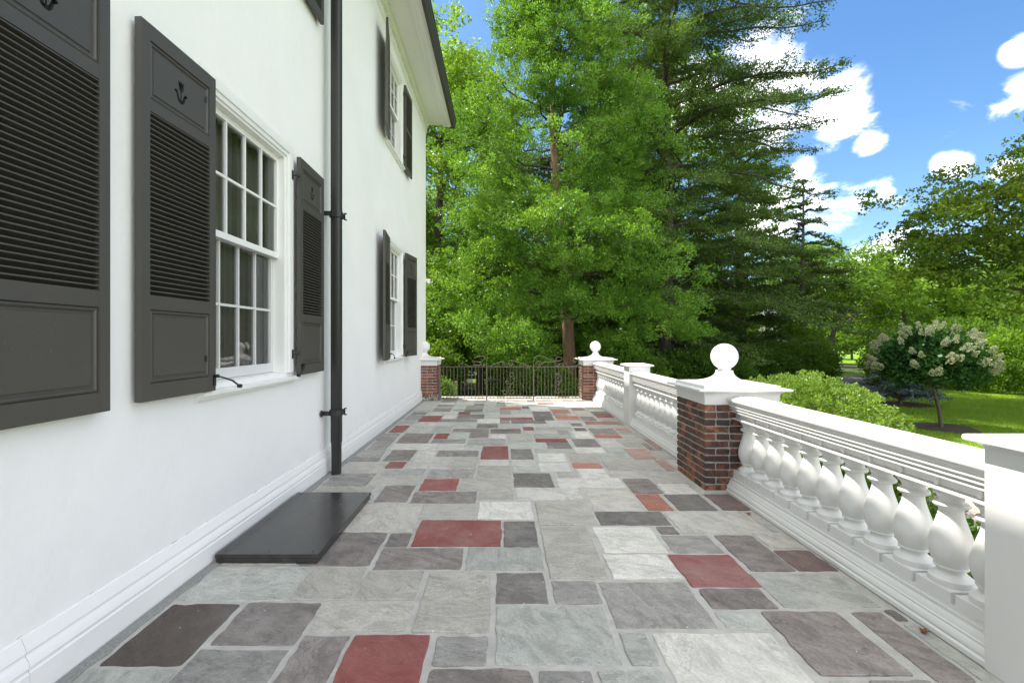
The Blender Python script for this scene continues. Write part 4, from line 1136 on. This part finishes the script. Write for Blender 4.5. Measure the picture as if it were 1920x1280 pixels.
# fir with long level branches
def fir(base, H, L0, seed, label, nl=70, reach=None, trunk_r=.30, mat=None, name='fir_tree', zmin=1.6, leaf=.12, dens=1.0, taper=.62):
    root = thing(name, label, 'tree', base); b = np.array(base)
    mb_ = MB(); mb_.tube([(0, 0, 0), (.05, 0, H * .25), (-.05, .05, H * .5), (0, 0, H * .75), (0, 0, H)], [trunk_r * 1.2, trunk_r, trunk_r * .75, trunk_r * .45, .03], 12)
    mb_.build('trunk', M_BARK, root, 60)
    lb = MB(); pts = []; axs = []
    for i in range(nl):
        z = zmin + (H - zmin) * (i + rng.uniform(0, .8)) / nl
        ang = i * 2.4 + rng.uniform(-.4, .4)
        L = L0 * (1 - taper * ((z - zmin) / (H - zmin)) ** 1.4) * rng.uniform(.5, 1.12); ld = rng.uniform(.75, 1.5)
        dr = np.array([math.cos(ang), math.sin(ang), 0]); rise = rng.uniform(-.12, .20)
        n = 9; line = []
        for k in range(n + 1):
            t = k / n; line.append(np.array([0, 0, z]) + dr * L * t + np.array([0, 0, L * (rise * t - .10 * t * t + .06 * math.sin(t * 5))]) + rng.normal(size=3) * .05)
        lb.tube([tuple(p) for p in line], [.075 * (1 - .88 * k / n) + .006 for k in range(n + 1)], 5)
        side = np.array([-dr[1], dr[0], 0])
        nb = int(L * 5.2)
        for k in range(nb):
            t = .14 + .86 * (k + rng.uniform(0, 1)) / nb
            q = t * n; i0 = min(int(q), n - 1); p = line[i0] + (line[i0 + 1] - line[i0]) * (q - i0)
            sl = (1.35 * (1 - t) ** .6 + .35) * rng.uniform(.5, 1.1) * min(1, L / 4.5); sg = 1 if k % 2 else -1
            sd = side * sg * .85 + dr * .6 + np.array([0, 0, rng.uniform(-.22, .12)])
            e = p + sd * sl
            if rng.uniform() < .5: lb.tube([tuple(p), tuple((p + e) / 2 + rng.normal(size=3) * .03), tuple(e)], [.014, .009, .004], 3)
            m = int(sl * 112 * dens * ld)
            if m < 3: continue
            tt = rng.uniform(.1, 1, (m, 1))
            P = p + (e - p) * tt + rng.normal(size=(m, 3)) * np.array([.13, .13, .055]) * (.5 + .6 * min(1, sl))
            pts.append(P); axs.append(np.repeat((sd / np.linalg.norm(sd))[None], m, 0))
    P = np.concatenate(pts); ax = np.concatenate(axs)
    link('crown', leaf_mesh('crown', P, leaf, mat or L_FIR, ax, .42, .5), root)
    lb.build('limbs', M_BARK, root, 60)
    return root
fir((7.0, 20.0, GZ), 25, 7.3, 1, 'tall dark fir with long level branches right of the cypress', 150, trunk_r=.27, leaf=.10, zmin=1.6, dens=1.0, taper=.46)
fir((12.2, 24.0, GZ), 12.5, 5.0, 2, 'smaller dark fir standing behind the ball of the near pier', 75, trunk_r=.22, leaf=.13, dens=.9)

# thin upright tree with sparse crown
fir((16.7, 26.0, GZ), 10.9, 3.1, 3, 'thin sparse conifer rising against the clouds', 34, trunk_r=.14, mat=L_PINE, name='thin_tree', zmin=3.2, leaf=.15, dens=.75)

# maples behind at left
broad_tree('maple_tree', 'sunlit yellow-green maple beyond the far corner of the house', 'tree', [(-3.4, 23, GZ), (-3.3, 23, 4), (-3.0, 23, 9), (-3.0, 23, 13)], .32, (-2.6, 23, 8.6), (5.6, 4.6, 8.2), 330, 9, 26, .16, L_MAPLE, M_BARK, cl_r=1.0, tuft_r=.40, shape=.62, limbs=40)
broad_tree('maple_tree', 'low leafy maple directly behind the gate latch', 'tree', [(-.9, 19, GZ), (-.8, 19, 1.5), (-.6, 19, 3.5)], .16, (-.9, 19.2, 2.6), (3.0, 2.4, 2.6), 110, 9, 26, .13, L_MAPLE, M_BARK, cl_r=.6, tuft_r=.28, limbs=20, bottom=-.6)
broad_tree('maple_tree', 'green maple filling the gap between cypress and fir', 'tree', [(4.9, 24, GZ), (4.9, 24, 4), (4.8, 24, 10)], .25, (4.9, 24.5, 6.2), (3.6, 3.4, 6.6), 190, 9, 24, .17, L_WOOD, M_BARK, cl_r=.95, tuft_r=.40, limbs=30)
broad_tree('maple_tree', 'dense green maple behind the big fir', 'tree', [(9.8, 27, GZ), (9.8, 27, 4), (9.9, 27, 12)], .3, (10.2, 27.5, 9.6), (5.2, 3.8, 9.6), 200, 8, 22, .19, L_MAPLE, M_BARK, cl_r=1.1, tuft_r=.45, limbs=30)
broad_tree('locust_tree', 'airy yellow-green tree with leaning trunk beyond the drive', 'tree', [(21.2, 31, GZ), (22.0, 31, 2.2), (23.4, 31, 4.4)], .22, (22.6, 31, 4.6), (4.4, 3.2, 3.0), 120, 8, 20, .17, L_MAPLE, M_BARK, cl_r=.9, tuft_r=.4, limbs=30, flat_=.4, bottom=-.5)
broad_tree('locust_tree', 'slim green tree with upright trunk left of the leaning one', 'tree', [(18.4, 29, GZ), (18.8, 29, 3), (19.6, 29, 6)], .17, (19.2, 29, 4.8), (3.2, 2.8, 2.7), 90, 8, 20, .16, L_WOOD, M_BARK, cl_r=.8, tuft_r=.36, limbs=26, flat_=.4, bottom=-.5)
broad_tree('locust_tree', 'rounded pale tree right of the leaning one', 'tree', [(28.5, 33, GZ), (28.3, 33, 3), (27.9, 33, 6)], .2, (28.4, 33, 3.6), (4.2, 3, 3.6), 120, 8, 20, .19, L_MAPLE, M_BARK, cl_r=1.0, tuft_r=.42, limbs=20, bottom=-.6)
# cherry at right
broad_tree('cherry_tree', 'spreading cherry reaching in from the right with yellowing leaves', 'tree', [(17.6, 13.6, GZ), (17.5, 13.6, 1.0), (17.1, 13.5, 2.3), (16.6, 13.4, 3.4)], .26, (15.9, 13.4, 4.3), (4.1, 3.4, 2.7), 205, 10, 28, .105, L_YELLOW, M_BARK, cl_r=.62, tuft_r=.24, limbs=34, flat_=.55, bottom=-.55, hollow=.3)

def bush(name, label, cat, cen, rad, nt, nleaf, leafsize, mat, group=None, tuft_r=.12, align=.6, lumps=.08):
    cen = np.array(cen, float); rad = np.array(rad, float)
    base = (cen[0], cen[1], GZ); root = thing(name, label, cat, base, 0, group)
    d = rnd_unit(int(nt * 1.7)); d = d[d[:, 2] > -.75][:nt]
    lump = 1 + lumps * np.sin(d[:, :1] * 9 + cen[0] * 3) * np.cos(d[:, 1:2] * 8) + rng.normal(size=(len(d), 1)) * .03
    C = cen + d * rad * lump * (rng.uniform(.72, 1, (len(d), 1)))
    C[:, 2] = np.maximum(C[:, 2], GZ + .05)
    P, ax = tufts(C, tuft_r * rng.uniform(.6, 1.3, len(C)), nleaf, .9)
    out = np.repeat(d, nleaf, axis=0)
    link('foliage', leaf_mesh('foliage', P - np.array(base), leafsize, mat, ax * .5 + out * .6 + np.array([0, 0, .25]), .62, align), root)
    m_ = MB()
    for k in range(7):
        e = rnd_unit(1)[0] * rad * .6; e[2] = abs(e[2]) + cen[2] - GZ
        limb(m_, (rng.uniform(-.08, .08), rng.uniform(-.08, .08), 0), e, .03, .008, 0, .3, 5)
    m_.build('stems', M_BARK, root, 60)
    return root
bush('boxwood_bush', 'large clipped bright green shrub just beyond the near balustrade', 'shrub', (4.66, 7.2, -.14), (1.12, 1.65, 1.03), 4200, 24, .036, L_BOX, tuft_r=.055, lumps=.035)
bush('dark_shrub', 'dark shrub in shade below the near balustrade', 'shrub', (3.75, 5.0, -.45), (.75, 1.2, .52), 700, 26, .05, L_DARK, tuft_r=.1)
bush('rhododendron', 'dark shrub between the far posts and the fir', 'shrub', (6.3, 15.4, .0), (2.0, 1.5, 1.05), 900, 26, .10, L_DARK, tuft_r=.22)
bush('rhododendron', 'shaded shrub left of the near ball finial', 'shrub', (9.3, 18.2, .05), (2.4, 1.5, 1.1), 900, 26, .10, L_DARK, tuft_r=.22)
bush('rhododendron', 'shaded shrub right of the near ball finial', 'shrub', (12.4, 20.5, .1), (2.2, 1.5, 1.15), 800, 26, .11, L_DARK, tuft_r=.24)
bush('rhododendron', 'mid green shrub at the foot of the slim tree', 'shrub', (14.8, 24, .5), (2.0, 1.5, 1.7), 700, 24, .12, L_WOOD, tuft_r=.26)
bush('leafy_shrub', 'leafy shrub behind the right side panel of the gate', 'shrub', (1.2, 14.4, -.1), (1.1, .8, .8), 500, 26, .09, L_WOOD, tuft_r=.18)
bush('leafy_shrub', 'leafy shrub behind the left side panel of the gate', 'shrub', (-2.6, 16.4, .2), (1.3, 1.0, 1.2), 500, 26, .10, L_WOOD, tuft_r=.2)
bush('leafy_shrub', 'dark leafy shrub behind the right gate pier', 'shrub', (3.9, 14.6, .1), (1.3, .9, 1.1), 600, 26, .09, L_WOOD, tuft_r=.2)
bush('hedge_shrub', 'sunlit hedge shrub at the right edge beyond the lawn', 'shrub', (22.0, 19.8, .35), (2.6, 1.8, 1.5), 900, 26, .11, L_MAPLE, tuft_r=.25)
bush('hedge_shrub', 'rounded shrub left of the sunlit hedge at the lawn end', 'shrub', (19.8, 22.5, .2), (2.4, 1.6, 1.2), 700, 26, .12, L_WOOD, tuft_r=.25)
bush('hedge_shrub', 'tall shrub behind the hydrangea on the far lawn edge', 'shrub', (24.5, 25.5, .6), (3.4, 1.8, 1.9), 800, 26, .14, L_WOOD, tuft_r=.3)

bush('leafy_shrub', 'yellow-green shrub seen through the bars of the gate leaf', 'shrub', (.35, 17.6, -.1), (.9, .8, .8), 420, 26, .10, L_MAPLE, tuft_r=.2)
bush('leafy_shrub', 'wide dark shrub low behind the cypress trunk', 'shrub', (2.6, 19.6, .2), (2.4, 1.2, 1.3), 900, 26, .12, L_MAPLE, tuft_r=.24)
bush('leafy_shrub', 'tall leafy shrub beyond the board fence at the left of the gate', 'shrub', (-3.2, 20.0, .6), (1.7, 1.3, 1.7), 800, 26, .12, L_WOOD, tuft_r=.24)
bush('leafy_shrub', 'distant bright shrub closing the view along the grass path', 'shrub', (-.6, 28.0, .8), (3.4, 1.3, 1.9), 800, 26, .16, L_MAPLE, tuft_r=.32)
bush('leafy_shrub', 'broad green shrub far behind the right side panel', 'shrub', (5.8, 26.5, .8), (3.2, 1.3, 1.9), 800, 26, .16, L_WOOD, tuft_r=.32)
bush('leafy_shrub', 'small drooping shrub directly behind the left post of the gate', 'shrub', (-1.9, 13.6, -.25), (.55, .5, .55), 260, 24, .07, L_WOOD, tuft_r=.14)
# hydrangea standard
def hydrangea():
    base = np.array((11.05, 11.8, GZ)); root = thing('hydrangea_tree', 'hydrangea standard with cream flower heads on the lawn', 'hydrangea', tuple(base))
    m_ = MB(); tp = [(0, 0, 0), (-.06, 0, .45), (-.18, 0, .9), (-.24, 0, 1.05)]
    m_.tube(tp, [.045, .036, .032, .03], 8); m_.build('trunk', M_BARK, root, 60)
    cen = np.array((-.30, 0, 1.60)); rad = np.array((1.10, 1.0, .84))
    lb = MB()
    d = rnd_unit(900); d = d[d[:, 2] > -.62][:330]
    C = cen + d * rad * rng.uniform(.45, 1, (len(d), 1)) ** .6
    for i in range(40): limb(lb, (-.24, 0, 1.0), C[i], .016, .004, 0, .35, 6)
    lb.build('branches', M_BARK, root, 60)
    P, ax = tufts(C, .24 * rng.uniform(.7, 1.2, len(C)), 34, .7, .3)
    link('foliage', leaf_mesh('foliage', P, .10, L_HYDR, ax + np.array([0, 0, .2]), .62, .45), root)
    heads = []
    for v in range(3):
        n = 150; t = rng.uniform(0, 1, (n, 1)); a = rng.uniform(0, 6.28, (n, 1)); r = (.068 * (1 - t * .7))
        Q = np.concatenate([r * np.cos(a), r * np.sin(a), t * .20], 1) + rng.normal(size=(n, 3)) * .008
        heads.append(leaf_mesh('flower_head', Q, .03, L_FLOWER, None, .9))
    d = rnd_unit(500); d = d[(d[:, 2] > -.25)][:95]
    for q in d:
        p = cen + q * rad * 1.08
        o = link('flower_head', heads[int(rng.integers(3))], root, tuple(p))
        v = Vector((q[0] * .8, q[1] * .8, q[2] * .6 + .55)); o.rotation_euler = v.to_track_quat('Z', 'Y').to_euler(); s = float(rng.uniform(.8, 1.25)); o.scale = (s, s, s)
hydrangea()
fir((13.65, 16.1, GZ), 2.1, 1.15, 9, 'small blue spruce on the lawn left of the hydrangea', 46, trunk_r=.06, mat=L_SPRUCE, name='blue_spruce', zmin=.2, leaf=.07, dens=4.5)

# neighbour's house glimpsed through the trees
nb = thing('neighbour_house', 'white neighbouring house glimpsed through the trees behind the near ball', 'house', (22, 46, GZ))
m_ = MB(); m_.box(-6, 6, 0, 8, 0, 5.4); m_.build('wall', M_TRIM, nb)
m_ = MB(); m_.add([(-6.4, -.4, 5.4), (6.4, -.4, 5.4), (6.4, 8.4, 5.4), (-6.4, 8.4, 5.4), (-6.4, 4, 8), (6.4, 4, 8)], [(0, 1, 5, 4), (2, 3, 4, 5), (0, 4, 3), (1, 2, 5), (3, 2, 1, 0)]); m_.build('roof', M_ROOF, nb)
for zz in (1.0, 3.4):
    for k in range(5):
        m_ = MB(); m_.box(-5 + k * 2.2, -4.1 + k * 2.2, -.03, .0, zz, zz + 1.4); m_.build('window', M_DARKNESS, nb)

# grass blades of the near lawn
n = 110000
gx_ = rng.uniform(7.5, 27, n); gyv = rng.uniform(8.5, 25, n)
okk = ((gx_ - 11.05) ** 2 + (gyv - 11.8) ** 2 > .6) & ((gx_ - 13.65) ** 2 + (gyv - 16.1) ** 2 > .7) & ~((gyv > 19.0) & (gyv > 19.0 + (gx_ - 13) * .42 - 1)) & (gx_ > 6.6 + (gyv < 8) * 3)
gx_ = gx_[okk]; gyv = gyv[okk]
Pg = np.stack([gx_, gyv, np.full(len(gx_), GZ + .018)], 1)
up = np.tile(np.array([0, 0, 1.0]), (len(Pg), 1))
L_GRASS = mat_leaf('grass_blades', (.06, .13, .010), (.13, .23, .013), (.22, .32, .02), .4, .6, .5)
gr = link('grass', leaf_mesh('grass', Pg, .055, L_GRASS, up, .16, .72)); tag(gr, 'short mown grass of the lawn', 'grass', kind='stuff')
# far wood
wood = []
spots = []
wr = random.Random(21)
for i in range(34):
    X = -26 + i * 2.9 + wr.uniform(-1, 1); Y = wr.uniform(36, 52) + abs(X - 12) * .12
    spots.append((X, Y))
for i in range(8): spots.append((-9 - wr.uniform(0, 9), 14 + i * 3.2))
for i in range(8): spots.append((31 + wr.uniform(-1, 6), 8 + i * 3.6))
protos = []
def wood_proto(seed):
    H = 9 + 3 * wr.random(); root_c = np.array((0, 0, H * .55)); rad = np.array((3.6, 3.4, H * .48))
    d = rnd_unit(400); d = d[d[:, 2] > -.85][:105]
    C = root_c + d * rad * rng.uniform(.35, 1, (len(d), 1)) ** .5 * (1 + .15 * rng.normal(size=(len(d), 1)))
    T = np.repeat(C, 8, axis=0) + rng.normal(size=(len(C) * 8, 3)) * .55
    P, ax = tufts(T, .5 * rng.uniform(.6, 1.3, len(T)), 12, .7, .3)
    cm = leaf_mesh('crown', P, .30, (L_WOOD, L_MAPLE, L_WOOD, L_FIR)[seed % 4], ax, .62, .3)
    t_ = MB(); t_.tube([(0, 0, 0), (.1, 0, H * .3), (0, .1, H * .7)], [.24, .18, .06], 7)
    for i in range(16): limb(t_, (0, 0, H * .35), C[i], .07, .02, 0, .3, 4, 4)
    return cm, t_.mesh('trunk', M_BARK, 60)
protos = [wood_proto(k) for k in range(4)]
for i, (X, Y) in enumerate(spots):
    cm, tm = protos[i % 4]
    root = thing('woodland_tree', 'green tree in the distant wood beyond the garden', 'tree', (X, Y, GZ), wr.uniform(0, 6.28), 'trees of the wood around the garden')
    s = wr.uniform(.8, 1.15) * (.6 if 13 < X < 42 and Y > 28 else 1.0); root.scale = (s, s, s * wr.uniform(.85, 1.1))
    link('crown', cm, root); link('trunk', tm, root)
print('objects', len(bpy.data.objects), 'tris', sum(len(m.polygons) for m in bpy.data.meshes))
